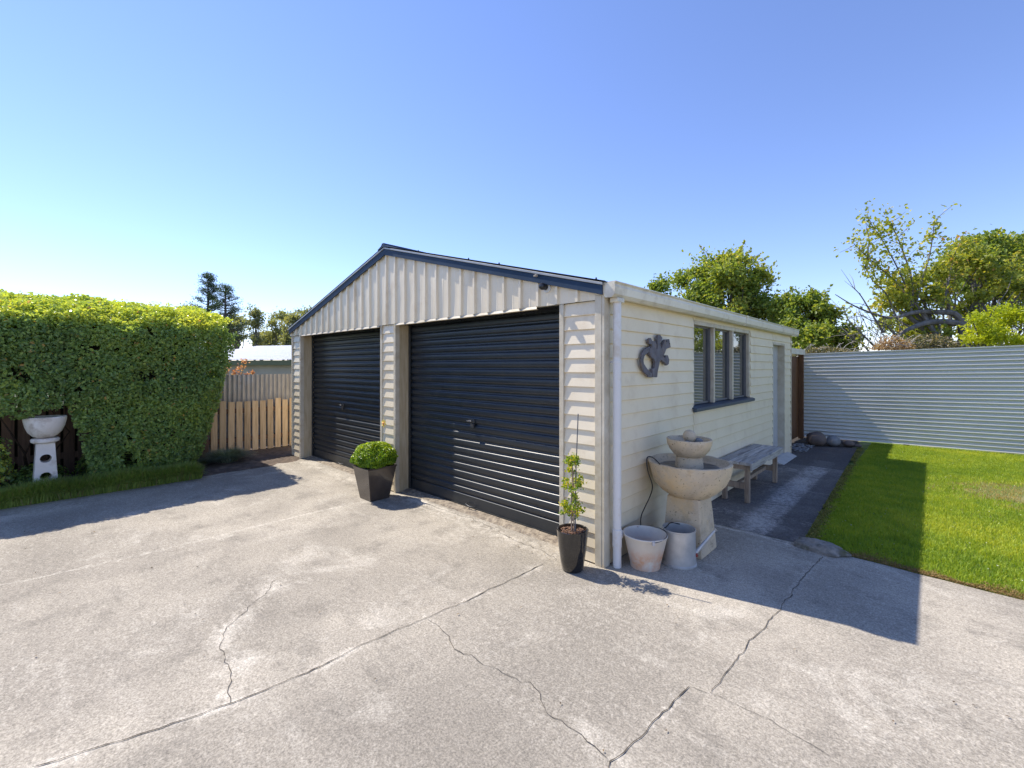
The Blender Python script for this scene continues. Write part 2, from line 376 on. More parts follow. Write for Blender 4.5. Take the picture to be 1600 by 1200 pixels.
def densify(poly, step, jit, seed):
    out = []
    for i in range(len(poly)-1):
        a = np.array(poly[i]); b = np.array(poly[i+1]); L = np.linalg.norm(b-a); n = max(1, int(L/step))
        nrm = np.array([-(b-a)[1], (b-a)[0]])/max(L, 1e-6)
        for k in range(n):
            p = a+(b-a)*k/n
            o = 0 if (k == 0) else (noise.noise(Vector((p[0]*9+seed, p[1]*9, seed)))*jit+noise.noise(Vector((p[0]*31+seed, p[1]*31, seed)))*jit*.6)
            out.append(p+nrm*o)
    out.append(np.array(poly[-1])); return out
J = dict(
 main=([(50,1200),(200,1155),(360,1100),(480,1052),(560,1010),(665,966),(740,934),(800,905),(850,881)], .014, .0033),
 right=([(1285,870),(1258,900),(1225,942),(1212,960),(1185,990),(1140,1045),(1110,1085)], .018, .0028),
 short=([(1110,1085),(1077,1073)], .008, .002),
 low=([(1077,1073),(1030,1120),(990,1160),(950,1204)], .017, .0032),
 c1=([(435,905),(405,935),(372,965),(348,992),(343,1010),(350,1035),(362,1065),(360,1100)], .035, .0020),
 c2=([(665,966),(690,985),(710,1015),(765,1042),(805,1060),(835,1075),(850,1105),(885,1135),(950,1187)], .035, .0021),
 c3=([(1110,1085),(1150,1101),(1190,1120),(1260,1160),(1300,1185)], .022, .0014),
 door=([(640,778),(700,800),(740,812),(770,825),(800,843),(850,862),(872,876)], .03, .0022),
)
JW = {}
for k, (pl, jit, wd) in J.items():
    JW[k] = densify([gr(*p) for p in pl], .035, jit, hash(len(k)*7+ord(k[0])) % 50)
path_joint = densify([(.3,1.56),(.75,1.56),(1.12,1.50)], .05, .006, 3)
light_joint = densify([gr(*p) for p in [(0,915),(120,890),(330,840),(460,808),(560,785)]], .1, .01, 9)

def axis(lo, flo, fhi, hi, st, cst):
    return np.concatenate([np.arange(lo, flo, cst), np.arange(flo, fhi, st), np.arange(fhi, hi+1e-6, cst)])
def polydist(P, poly):
    poly = np.array(poly); dmin = np.full(len(P), 9.0)
    for a, b in zip(poly[:-1:3], poly[3::3]) if len(poly) > 8 else zip(poly[:-1], poly[1:]):
        ab = b-a; t = np.clip(((P-a)@ab)/max(ab@ab, 1e-9), 0, 1)
        dd = np.linalg.norm(P-(a+t[:,None]*ab), axis=1); dmin = np.minimum(dmin, dd)
    return dmin
def sheet(name, xs, ys, z, m, mask=None, edgefn=None, attrs=None, hfn=None):
    X, Y = np.meshgrid(xs, ys); V = np.stack([X.ravel(), Y.ravel(), np.full(X.size, z)], axis=1)
    if hfn is not None: V[:,2] += hfn(V)
    nx, ny = len(xs), len(ys)
    i, j = np.meshgrid(np.arange(nx-1), np.arange(ny-1)); a = (j*nx+i).ravel()
    F = np.stack([a, a+1, a+nx+1, a+nx], axis=1)
    if edgefn is not None: V = edgefn(V)
    ex = attrs(V) if attrs else None
    return npmesh(name, V, F, m, None, None, True, ex)
def yard_attrs(V):
    P = V[:,:2]; pale = np.zeros(len(P)); damp = np.zeros(len(P))
    nz1 = vnoise(V, 3.0, 4)*.5+.5; nz2 = vnoise(V, 11.0, 8)*.5+.5; nz3 = vnoise(V, 1.1, 14)*.5+.5
    for k, wd, am in (('main',.035,.72),('right',.03,.55),('low',.025,.5),('short',.03,.5),('c1',.08,.7),('c2',.02,.3),('door',.06,.9)):
        dd = polydist(P, JW[k]); pale = np.maximum(pale, am*np.exp(-(dd/(wd*(.3+1.5*nz3)))**2)*np.clip(nz1*2.2-.55, 0, 1))
    dp_ = polydist(P, path_joint); pale = np.maximum(pale, 1.0*np.exp(-(dp_/.03)**2)*(nz1*.5+.5))
    dl = polydist(P, light_joint); pale = np.maximum(pale, .8*np.exp(-(dl/.02)**2)*(nz1*.5+.55))
    # lighter blob beside the short crack
    g = np.array(gr(375,1035)); pale = np.maximum(pale, .8*np.exp(-(np.linalg.norm((P-g)*[1,1], axis=1)/.13)**2)*(nz2*.6+.5))
    # dusting in front of the roller doors
    dd = np.abs(P[:,1]+.10); pale = np.maximum(pale, .65*np.exp(-(dd/.14)**2)*(P[:,0] < .1)*(nz2*.9+.1))
    damp = np.clip((nz3-.62)*2.2, 0, .35)
    # the slab on the lower right is a darker pour
    return dict(pale=np.clip(pale, 0, 1)*.85, damp=damp)
def yard_edge(V):
    V = V.copy(); x = V[:,0].copy(); y = V[:,1].copy()
    m_ = x < -5.74; V[m_,0] = -5.76+.035*np.array([noise.noise(Vector((0, yy*3, 2))) for yy in y[m_]])
    e_ = 1.60+.02*np.array([noise.noise(Vector((xx*4, 0, 7))) for xx in x])-.07*np.clip(x-1.2, 0, 9); V[:,1] = np.where(y > .8, .8+(y-.8)*(e_-.8)/(y.max()-.8), y)
    return V
tag(sheet('driveway', axis(-5.75,-5.69,4.2,9,.035,.4), axis(-7,-4.2,1.58,1.62,.035,.35), 0, M['concrete'], edgefn=yard_edge, attrs=yard_attrs), kind='structure')
yard = bpy.data.objects['driveway']
# concrete tongue running back to the garage's left corner
tb = MB(); tb.add([(-5.80,-.52,-.004),(-5.6,-.6,-.004),(-5.6,.25,-.004),(-6.5,.25,-.004),(-6.38,-.02,-.004)], [(0,1,2,3,4)])
tb.build('driveway_corner', M['concrete'], yard)

def strip(mb, pts, wd, z):
    vs = []; n = len(pts)
    for i, p in enumerate(pts):
        a = pts[max(i-1,0)]; b = pts[min(i+1,n-1)]; t = (b-a)/max(np.linalg.norm(b-a), 1e-6); nm = np.array([-t[1], t[0]])
        ww = wd*(.45+1.1*abs(noise.noise(Vector((p[0]*17, p[1]*17, 3))))+ .5*max(0, noise.noise(Vector((p[0]*4, p[1]*4, 9)))))
        if i in (0, n-1): ww *= .3
        vs += [(*(p+nm*ww), z), (*(p-nm*ww), z)]
    mb.add(vs, [(2*i, 2*i+1, 2*i+3, 2*i+2) for i in range(n-1)])
for k, (pl, jit, wd) in J.items():
    b_ = MB(); strip(b_, JW[k], wd, .004); b_.build('crack' if k[0] == 'c' or k == 'door' else 'slab_joint', M['joint'], yard, fixn=False)
b_ = MB(); strip(b_, path_joint, .0025, .004); b_.build('slab_joint', M['joint'], yard, fixn=False)

# path beside the garage
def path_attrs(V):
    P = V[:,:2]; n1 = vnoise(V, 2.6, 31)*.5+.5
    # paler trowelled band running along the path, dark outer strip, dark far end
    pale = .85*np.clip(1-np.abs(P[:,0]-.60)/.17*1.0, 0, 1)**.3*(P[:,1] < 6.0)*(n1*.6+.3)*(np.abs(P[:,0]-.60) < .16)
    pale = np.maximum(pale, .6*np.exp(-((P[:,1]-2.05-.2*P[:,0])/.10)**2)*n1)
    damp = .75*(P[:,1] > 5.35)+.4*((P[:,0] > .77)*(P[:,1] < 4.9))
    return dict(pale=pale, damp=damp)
def path_edge(V):
    V = V.copy(); x = V[:,0].copy(); y = V[:,1].copy(); xm = x.max()
    e_ = 1.05-.033*(y-1.6)+.012*np.array([noise.noise(Vector((0, yy*5, 4))) for yy in y]); V[:,0] = np.where(x > .7, .7+(x-.7)*(e_-.7)/(xm-.7), x)
    far = y > 6.9; V[far,1] = 6.9+(y[far]-6.9)*(.45+.55*np.clip(V[far,0], 0, 1))
    return V
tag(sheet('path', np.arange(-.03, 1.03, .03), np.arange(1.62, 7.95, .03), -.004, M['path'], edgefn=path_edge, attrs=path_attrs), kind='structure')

# lawn base + soil beds
lawn_soil = mat('lawn_thatch', (.10,.16,.025), (.16,.20,.04), 9, .95, .9, 60, c3=(.30,.24,.12), s3=1.2)
def rough(a, s): return lambda V: vnoise(V, s, 3)*a
tag(sheet('lawn_soil', np.arange(.80, 14, .12), np.arange(1.0, 9.4, .12), -.024, lawn_soil, hfn=rough(.010, 2.2)), kind='structure')
tag(sheet('garden_bed_soil', np.arange(-8.3, -5.6, .06), np.arange(-7, .6, .06), -.012, M['soil'],
    hfn=lambda V: np.clip(-(V[:,0]+5.78), -.4, 1)*.05+vnoise(V, 6, 3)*.014), kind='structure')
tag(sheet('bark_bed', np.arange(-.9, .80, .05), np.arange(6.7, 9.2, .05), -.018, M['bed'], hfn=rough(.02, 8)), kind='structure')
inner = MB(); inner.box((-6.30,.16,-.05), (-.08,6.3,.02)); tag(inner.build('garage_floor', M['concrete']), kind='structure')

# ------------------------------------------------------------ LAWN GRASS
def lawn_ok(x, y):
    w1 = vnoise(np.stack([x, y, x*0], 1), 6, 3)*.035; return (x > 1.07-.033*(y-1.6)+w1) & (y > 1.63-.07*np.clip(x-1.2, 0, 9)+w1*1.3) & (y < 8.62+.12*x)
def blades(X, Y, H, Wd, T, z0=0.0, lean=.5):
    n = len(X); th = rng.random(n)*6.283; ln = rng.random(n)*lean*H; ph = rng.random(n)*6.283
    bx = np.cos(th)*Wd; by = np.sin(th)*Wd
    A = np.stack([X-bx, Y-by, np.full(n, z0)], 1); B = np.stack([X+bx, Y+by, np.full(n, z0)], 1)
    mx = X+np.cos(ph)*ln*.35; my = Y+np.sin(ph)*ln*.35
    Cc = np.stack([mx+bx*.8, my+by*.8, z0+H*.6], 1); D = np.stack([mx-bx*.8, my-by*.8, z0+H*.6], 1)
    tip = np.stack([X+np.cos(ph)*ln, Y+np.sin(ph)*ln, z0+H], 1)
    V = np.stack([A,B,Cc,D,tip], 1).reshape(-1,3); i = np.arange(n)[:,None]*5
    F4 = i+np.array([[0,1,2,3]]); F3 = i+np.array([[3,2,4,4]])
    return V, F4, i+np.array([[3,2,4]]), np.repeat(T, 5)
def grass_object(name, X, Y, H, Wd, T, m, z0=-.02, lean=.9):
    V, F4, F3, TT = blades(X, Y, H, Wd, T, z0, lean)
    Fa = np.concatenate([F4[:, [0,1,2]], F4[:, [0,2,3]], F3])
    return npmesh(name, V, Fa, m, TT)
NG = 330000
u = rng.random(NG); v = rng.random(NG)
GX = 1.0+6.5*u**1.35; GY = 1.25+8.0*v**1.15
k = lawn_ok(GX, GY); GX, GY = GX[k], GY[k]
PP = np.stack([GX, GY, np.zeros(len(GX))], 1)
n1 = vnoise(PP, .9, 21); n2 = vnoise(PP, 4.5, 2); n3 = vnoise(PP, 15, 5)
dry = np.exp(-(((GX-2.95)/.95)**2+((GY-5.25)/.80)**2))*1.9+n2*.6-.30
edge = np.clip(1-(GX-(1.07-.033*(GY-1.6)))/.16, 0, 1)*.75
edge = np.maximum(edge, np.clip(1-(GY-(1.63-.07*np.clip(GX-1.2,0,9)))/.13, 0, 1)*.9*(GX > 1.5))
T = np.clip(.45+n1*.3+n2*.16+n3*.1+rng.normal(size=len(GX))*.11, 0, .72)
dd = np.clip(np.maximum(dry, edge+n2*.5-.2), 0, 1)
isdry = rng.random(len(GX)) < dd; T[isdry] = .78+rng.random(isdry.sum())*.22
keep = ~(isdry & (rng.random(len(GX)) < .55)); GX, GY, T, n2 = GX[keep], GY[keep], T[keep], n2[keep]
H = .030+.016*rng.random(len(GX))+.012*n2; H[T > .77] *= .6
grassmat = leafmat('lawn_grass_blades', [(0,(.11,.19,.028)),(.25,(.185,.28,.028)),(.5,(.29,.37,.036)),(.72,(.42,.45,.055)),(.80,(.30,.235,.09)),(1,(.42,.34,.18))], .35, .6)
tag(grass_object('lawn', GX, GY, H, .0022+.0016*rng.random(len(GX)), T, grassmat), 'mown bright green lawn with a dry straw patch on the right', 'lawn', kind='stuff')
# clover flowers / small pale specks in the lawn
n = 300; fxx = 1.2+4.5*rng.random(n); fyy = 1.9+6.2*rng.random(n); C = np.stack([fxx, fyy, np.full(n, .012)], 1)
V, F, Tt = leaves(C, .011, np.tile([0,0,1.], (n,1)), .3, .9)
tag(npmesh('lawn_clover', V, F, mat('clover_flower', (.60,.60,.45), None, 5, .7), Tt), 'tiny pale clover flowers and dry leaves scattered in the lawn', 'clover', kind='stuff')
# moss and weeds along the path edge
n = 13000; my = 1.55+6.2*rng.random(n); mx = 1.07-.033*(my-1.6)+np.abs(rng.normal(size=n))*.042-.01
keep = vnoise(np.stack([mx,my,mx*0],1), 5, 6) > -.18; mx, my = mx[keep], my[keep]; n = len(mx)
C = np.stack([mx, my, .006+.02*rng.random(n)], 1)
V, F, Tt = leaves(C, .014, np.tile([0,0,1.], (n,1)), .9, .7)
mossm = leafmat('moss_leaves', [(0,(.11,.12,.03)),(.5,(.21,.20,.05)),(.8,(.32,.25,.09)),(1,(.15,.23,.05))], .2, .8)
tag(npmesh('moss', V, F, mossm, Tt), 'brown and olive moss along the concrete path edge', 'moss', kind='stuff')
n = 14000; mx = 1.15+3.3*rng.random(n); my = 1.60-.07*np.clip(mx-1.2,0,9)+np.abs(rng.normal(size=n))*.055*(1+.9*np.sin(mx*5)*np.sin(mx*13))
C = np.stack([mx, my, .002+.014*rng.random(n)], 1); V, F, Tt = leaves(C, .012, np.tile([0,0,1.], (n,1)), .9, .5)
drym = leafmat('dry_thatch', [(0,(.20,.12,.05)),(.5,(.32,.21,.09)),(1,(.15,.16,.04))], .2, .8)
tag(npmesh('lawn_thatch', V, F, drym, Tt), 'orange brown dead thatch along the front edge of the lawn', 'thatch', kind='stuff')

n = 150; lx = -5+9.5*rng.random(n); ly = -3.2+3.3*rng.random(n); k_ = rng.random(n) < .45; ly[k_] = -.02-np.abs(rng.normal(size=k_.sum()))*.12; k2 = ly < -.01; lx = np.where(k_, -6+5.8*rng.random(n), lx)
C = np.stack([lx[k2], ly[k2], np.full(k2.sum(), .009)], 1); V, F, Tt = leaves(C, .018, np.tile([0,0,1.], (len(C),1)), .25, .45, fold=.2)
tag(npmesh('leaf_litter', V, F, leafmat('litter_leaves', [(0,(.05,.035,.02)),(.6,(.16,.10,.05)),(1,(.28,.2,.1))], .1, .8), Tt), 'few tiny dry leaves blown across the concrete driveway', 'leaf litter', kind='stuff')

# ------------------------------------------------------------ GARAGE
W, D = 6.39, 6.37; RX = -W/2; SL = .268
G = thing('garage', (RX, D/2, 0), 'cream weatherboard double garage with navy roller doors and fascia', 'garage')
BS, BZ0 = .118, .009
def board_profile(z0, z1, out):
    """lapped boards between z0 and z1 as a sawtooth; returns list of (d, z), outward distance d"""
    pts = []; k = math.floor((z0-BZ0)/BS)
    while BZ0+k*BS < z1:
        a = BZ0+k*BS; b = a+BS
        lo, hi = max(a, z0), min(b, z1)
        if hi > lo+1e-5:
            f = lambda z: .021-.015*(z-a)/BS
            if lo == a: pts.append((.004, lo)); pts.append((f(lo)-.003, lo)); pts.append((f(lo), lo+.004))
            else: pts.append((f(lo), lo))
            pts.append((f(hi), hi))
        k += 1
    return pts
def boards_side(mb, y0, y1, z0, z1, x=0.0):
    p = board_profile(z0, z1, 1); poly = [(x+d_, z) for d_, z in p]+[(x-.03, z1), (x-.03, z0)]
    n = max(1, int((y1-y0)/2.2)); mb.prism(poly, 'y', y0, y1)
def boards_front(mb, x0, x1, z0, z1, y=0.0):
    p = board_profile(z0, z1, 1); poly = [(y-d_, z) for d_, z in p]+[(y+.03, z1), (y+.03, z0)]
    mb.prism(poly, 'x', x0, x1)
WY0, WY1, WZ0, WZ1 = 1.81, 3.89, 1.14, 2.10
DY0, DY1, DZ = 5.12, 5.93, 1.985
b = MB(); TOPZ = 2.165
boards_side(b, .055, WY0-.010, 0, TOPZ); boards_side(b, WY0, WY1, 0, WZ0-.005); boards_side(b, WY0, WY1, WZ1+.0, TOPZ)
boards_side(b, WY1, DY0-.010, 0, TOPZ); boards_side(b, DY0, DY1, DZ, TOPZ); boards_side(b, DY1, D-.002, 0, TOPZ)
b.build('side_wall', M['cream'], G)
# wall core behind the boards so nothing shows through, left wall, rear wall with gable
b = MB(); b.box((-.12,.06,.0), (-.032,WY0,2.2)); b.box((-.12,WY0,0), (-.032,WY1,WZ0)); b.box((-.12,WY0,WZ1), (-.032,WY1,2.2)); b.box((-.12,WY1,0), (-.032,DY0,2.2))
b.box((-.12,DY0,DZ), (-.032,DY1,2.2)); b.box((-.12,DY1,0), (-.032,D-.02,2.2))
b.build('wall_lining', M['black'], G)  # black colour stands in for shade in the gaps at the board ends
b = MB(); boards = MB()
b.box((-W,.03,0), (-W+.09,D,2.2)); b.build('left_wall', M['cream'], G)
b = MB(); b.prism([(-W+.1,0),(-.125,0),(-.125,2.18),(RX,3.0),(-W+.1,2.18)], 'y', D-.1, D-.03); b.build('rear_wall', M['cream'], G)
# plain board under the gutter
b = MB(); b.box((.0,-.052,2.168), (.030,.015,2.25)); b.build('eave_block', M['cream_trim'], G)
b = MB(); b.box((.006,.02,2.09+.077), (.03,D,2.205)); b.build('soffit_board', M['cream_trim'], G)
# piers in front
OPEN = [(-5.99,-3.363), (-2.995,-.42)]
for x0, x1 in ((-W+.045,-5.99-.045), (-3.363+.045,-2.995-.045), (-.42+.045,-.062)):
    b = MB(); boards_front(b, x0, x1, 0.012, 2.125); b.build('pier_boards', M['cream_metal'], G)
for x0, x1 in ((-W,-W+.045), (-6.035,-5.99), (-3.363,-3.318), (-3.04,-2.995), (-.42,-.375)):
    b = MB(); n = 9; zs = np.linspace(.0, 2.125, n); vs = []; 
    b.box((x0,-.030,0.0), (x1,.03,2.125)); b.build('edge_trim', M['cream_trim'], G, .003)
b = MB(); b.box((-.062,-.032,0), (.0,.03,2.165)); b.box((0.0005,-.030,0), (.026,.053,2.165)); b.build('corner_board', M['cream_trim'], G, .003)
b = MB(); b.box((.0,D-.001,0), (.026,D+.02,2.165)); b.build('corner_board', M['cream_trim'], G, .003)
# jambs and lintel reveals
for x0, x1 in OPEN:
    b = MB(); b.box((x0-.06,.031,.0), (x0-.001,.20,2.12)); b.build('door_jamb', M['jamb'], G, .002)
    b = MB(); b.box((x1+.001,.031,.0), (x1+.06,.20,2.12)); b.build('door_jamb', M['jamb'], G, .002)
    b = MB(); b.box((x0,.031,2.121), (x1,.30,2.20)); b.build('lintel', M['black'], G)
# gable cladding with vertical ribs
def rooftop(x): return 3.02-SL*abs(x-RX)
b = MB(); xs = []; 
prof = []
x = -W-.0; pitch = .212; x0r = RX-pitch*math.floor((RX+W)/pitch)
cur = [(-W, -.030)]
kk = 0
xr = x0r
while xr < -.02:
    for dx, dy in ((-.022,-.030), (-.014,-.052), (.012,-.052), (.020,-.030), (.10,-.0315), (.112,-.0335), (.124,-.0315)):
        if -W < xr+dx < 0 : cur.append((xr+dx, dy))
    xr += pitch
cur.append((0.0, -.030)); cur = sorted(cur)
for (xa, ya), (xb, yb) in zip(cur[:-1], cur[1:]):
    segs = [(xa, ya, xb, yb)]
    if xa < RX < xb:
        t = (RX-xa)/(xb-xa); ym = ya+(yb-ya)*t; segs = [(xa,ya,RX,ym), (RX,ym,xb,yb)]
    for a0, c0, a1, c1 in segs:
        rows = 6
        za = [2.127+(rooftop(a0)+.03-2.127)*r/rows for r in range(rows+1)]; zb = [2.127+(rooftop(a1)+.03-2.127)*r/rows for r in range(rows+1)]
        def dent(xx, z, y): 
            return y+.0045*noise.noise(Vector((xx*2.1, z*2.4, 3)))+.003*noise.noise(Vector((xx*7, z*3, 8)))
        vs = [(a0, dent(a0, z, c0), z) for z in za]+[(a1, dent(a1, z, c1), z) for z in zb]
        b.add(vs, [(r, rows+1+r, rows+2+r, r+1) for r in range(rows)], .5)
b.build('gable_cladding', M['cream_metal'], G)
b = MB(); b.prism([(-W+.01,2.13),(-.01,2.13),(-.01,2.18),(RX,3.03),(-W+.01,2.18)], 'y', -.022, .06); b.build('gable_backing', M['nwall'], G)
# bent drip flashing along the bottom of the cladding, with a gap near the right end as in life
for x0, x1 in ((-6.0,-3.36), (-2.98,-.66)):
    b = MB()
    n = 14
    for i in range(n):
        xa = x0+(x1-x0)*i/n; xb = x0+(x1-x0)*(i+1)/n
        za = 2.106+.006*noise.noise(Vector((xa*3,0,1))); zb = 2.106+.006*noise.noise(Vector((xb*3,0,1)))
        b.add([(xa,-.036,2.130),(xb,-.036,2.130),(xb,-.048,zb),(xa,-.048,za),(xb,-.02,zb-.004),(xa,-.02,za-.004)], [(0,1,2,3),(3,2,4,5)], .5)
    b.build('drip_flashing', M['cream_trim'], G, fixn=False)
# fascia boards
def rake(mb, x0, x1, dz0, dz1, y0, y1):
    z = lambda xx, dz: rooftop(xx)+dz
    mb.add([(x0,y0,z(x0,dz0)),(x1,y0,z(x1,dz0)),(x1,y1,z(x1,dz0)),(x0,y1,z(x0,dz0)),(x0,y0,z(x0,dz1)),(x1,y0,z(x1,dz1)),(x1,y1,z(x1,dz1)),(x0,y1,z(x0,dz1))],
           [(0,3,2,1),(4,5,6,7),(0,1,5,4),(1,2,6,5),(2,3,7,6),(3,0,4,7)])
for x0, x1 in ((-W-.03,RX-.001), (RX+.001,.028)):
    b = MB(); rake(b, x0, x1, 0, .075, -.068, -.054); b.build('fascia', M['navy'], G, .002)
for x0, x1 in ((-W-.05,RX-.001), (RX+.001,.035)):
    b = MB(); rake(b, x0, x1, .0775, .098, -.078, -.03); b.build('barge_flashing', M['flash'], G, .002)
# roof sheets: corrugated along the slope, each side one part
for sgn in (-1, 1):
    pit = .076; ny = int((D+.2)/pit)*6; ys = np.linspace(-.075, D+.12, ny)
    zz = .006*np.cos(ys/pit*2*math.pi)
    xe = RX+sgn*(W/2+.06)
    Vs = []; 
    for (xx) in (RX, xe):
        Vs.append(np.stack([np.full(ny, xx), ys, rooftop(xx)+.108+zz], 1))
    for (xx) in (RX, xe):
        Vs.append(np.stack([np.full(ny, xx), ys, rooftop(xx)+.104+zz], 1))
    V = np.concatenate(Vs); i = np.arange(ny-1)
    F = np.concatenate([np.stack([i, i+1, ny+i+1, ny+i], 1), np.stack([2*ny+i, 3*ny+i, 3*ny+i+1, 2*ny+i+1], 1), np.stack([ny+i, ny+i+1, 3*ny+i+1, 3*ny+i], 1)])
    rf = npmesh('roof', V, F, M['roof'], None, G, True)
    if sgn == 1:
        cap = MB(); cap.prism([(RX-.13,3.10),(RX-.045,3.135),(RX-.02,3.165),(RX+.02,3.165),(RX+.045,3.135),(RX+.13,3.10),(RX+.128,3.094),(RX,3.12),(RX-.128,3.094)], 'y', -.09, D+.13)
        cap.build('ridge_cap', M['navy'], rf)
        for yy, xx in ((-.03,-.05),(-.03,-1.15),(-.03,-1.6),(-.03,-2.5),(.35,.02),(1.0,.02),(1.6,.02),(2.3,.02)):
            z = rooftop(xx)+.112; sc = MB(); sc.lathe([(.009,0),(.009,.008),(.006,.012),(.006,.018),(.0001,.019)], (xx, yy, z), 8); sc.build('roof_screw', M['roof'], rf)
# gutter (right), quad profile, with a small stop end and joint
gp = [(.032,2.25),(.032,2.155),(.045,2.140),(.095,2.137),(.120,2.160),(.128,2.215),(.121,2.238),(.137,2.250),(.137,2.256),(.119,2.254),(.116,2.235),(.120,2.215),(.113,2.165),(.092,2.144),(.048,2.147),(.038,2.158),(.038,2.25)]
b = MB(); b.prism(gp, 'y', -.04, D+.11); gut = b.build('gutter', M['gutter'], G)
b = MB(); b.prism([(.030,2.254),(.030,2.152),(.045,2.135),(.098,2.133),(.124,2.158),(.131,2.215),(.125,2.238),(.139,2.258)], 'y', -.046, -.04); b.build('stop_end', M['gutter'], gut)
b = MB(); b.prism([(x_*1.03-.001, z_) for x_, z_ in [(.030,2.257),(.030,2.15),(.045,2.133),(.097,2.131),(.123,2.158),(.130,2.215),(.1375,2.259)]], 'y', 3.30, 3.36); b.build('gutter_bracket', M['gutter'], gut)
b = MB(); b.box((.044,.015,2.10), (.118,.125,2.139)); b.build('gutter_outlet', M['gutter'], gut, .008)
# left gutter (mostly hidden)
b = MB(); b.prism([(-W-.03-x_+.03, z_) for x_, z_ in gp], 'y', .0, D+.11); b.build('gutter', M['roof'], G)
# downpipe
px_, py_ = .082, .068
b = MB(); b.lathe([(.033,.0),(.033,2.105)], (px_,py_,0), 28); dp = b.build('downpipe', M['pipe'], G)
b = MB(); b.lathe([(.033,.16),(.037,.162),(.037,.30),(.033,.302)], (px_,py_,0), 28); b.build('pipe_collar', M['pipe'], dp)
b = MB(); b.tube([(px_,py_+.02,.235),(px_-.005,py_+.055,.237),(px_-.012,py_+.082,.24)], [.029,.029,.030], 20); b.lathe([(.0001,0),(.03,0)], (px_,py_,.2), 6); b.build('pipe_branch', M['pipe'], dp)
b = MB(); b.lathe([(.0338,1.62),(.0365,1.62),(.0365,1.64),(.0338,1.64)], (px_,py_,0), 24); b.box((.022,py_-.008,1.622), (px_-.03,py_+.008,1.638)); b.build('pipe_clip', M['pipe'], dp)

# roller doors
SLAT = .0885
def roller(x0, x1, hx, hz):
    zb = .155; prof = []
    z = 2.14
    yb = .19
    pts = []
    k = 0
    while zb+k*SLAT < 2.14:
        a = zb+k*SLAT
        pts += [(yb+.010, a), (yb+.010, a+.012), (yb-.004, a+.020), (yb-.008, a+.030), (yb-.009, a+.050), (yb-.0075, a+.066), (yb-.004, a+.073), (yb+.008, a+.083)]
        k += 1
    pts.append((yb+.01, 2.145)); poly = pts+[(yb+.03, 2.145), (yb+.03, zb)]
    b = MB(); b.prism(poly, 'x', x0+.004, x1-.004); dr = b.build('roller_door', M['door'], G)
    b = MB(); b.prism([(yb-.006,.04),(yb-.006,zb-.004),(yb+.002,zb+.004),(yb+.028,zb+.004),(yb+.028,.04)], 'x', x0+.004, x1-.004); b.build('bottom_panel', M['door'], dr)
    b = MB(); b.box((x0+.004,yb-.016,.028), (x1-.004,yb+.03,.0395)); b.build('bottom_rail', M['rail'], dr)
    for xx in (x0+.001, x1-.036):
        b = MB(); b.box((xx,yb-.03,.03), (xx+.035,yb-.014,2.12)); b.build('door_guide', M['rail'], dr)
    hx0 = hx
    b = MB(); b.box((hx-.055,yb-.022,hz-.022), (hx+.055,yb-.010,hz+.022)); b.lathe([(.013,-.002),(.013,.002)], (hx+.012,yb-.024,hz), 12)
    b.box((hx+.0,yb-.030,hz-.075), (hx+.05,yb-.011,hz-.03)); b.tube([(hx-.045,yb-.02,hz-.0),(hx-.045,yb-.045,hz-.005),(hx+.03,yb-.045,hz-.005),(hx+.03,yb-.02,hz)], .006, 8)
    b.build('door_handle', M['chrome'], dr, .002)
    b = MB(); b.tube([(hx-.06,yb-.02,.075),(hx-.055,yb-.05,.072),(hx+.0,yb-.055,.058),(hx+.05,yb-.05,.064),(hx+.06,yb-.02,.06)], .006, 8); b.build('pull_handle', M['chrome'], dr)
roller(OPEN[0][0], OPEN[0][1], -4.87, .985)
roller(OPEN[1][0], OPEN[1][1], -1.79, .995)
# rough slab lip in front of the doors
for x0, x1 in OPEN:
    n = int((x1-x0)/.012); xs = np.linspace(x0+.002, x1-.002, n); V = []; rows = 8
    for r in range(rows):
        q = r/(rows-1)
        for xx in xs:
            nn = noise.noise(Vector((xx*9, q*3, 4)))+.6*noise.noise(Vector((xx*30, q*8, 2)))
            y = .175-q*.115+nn*.016*(q > 0); z = .027*(1-q**2.2)+.010*nn*(0 < q < 1)+(.001 if q < 1 else -.004)
            V.append((xx, y, z))
    V = np.array(V); i, j = np.meshgrid(np.arange(n-1), np.arange(rows-1)); a = (j*n+i).ravel()
    npmesh('slab_lip', V, np.stack([a, a+1, a+n+1, a+n], 1), M['edge'], None, G, False)

# window
cy = (WY0+WY1)/2
b = MB(); b.box((-.11,WY0+.002,WZ0+.02), (.006,WY0+.028,WZ1-.001)); b.box((-.11,WY1-.05,WZ0+.02), (.006,WY1-.002,WZ1-.001)); b.box((-.11,WY0+.029,WZ1-.045), (.010,WY1-.051,WZ1-.001))
wn = b.build('window', M['cream_trim'], G, .002)
for y0 in (2.45, 3.135):
    b = MB(); b.box((-.09,y0-.016,WZ0+.021), (.008,y0+.028,WZ1-.046)); b.build('mullion', M['cream_trim'], wn, .002)
for y0, y1 in ((WY0+.029,2.433), (2.479,3.118), (3.164,WY1-.051)):
    b = MB()
    zb, zt = WZ0+.022, WZ1-.047; wf = .03
    b.box((-.075,y0,zb), (-.046,y0+.008,zt)); b.box((-.075,y1-.022,zb), (-.030,y1-.001,zt)); b.box((-.075,y0+.009,zb), (-.046,y1-.023,zb+.02)); b.box((-.075,y0+.009,zt-.016), (-.046,y1-.023,zt))
    b.build('sash', M['frame_dark'], wn)
    b = MB(); b.box((-.060,y0+.009,zb+.021), (-.055,y1-.023,zt-.017)); b.build('pane', M['glass'], wn)
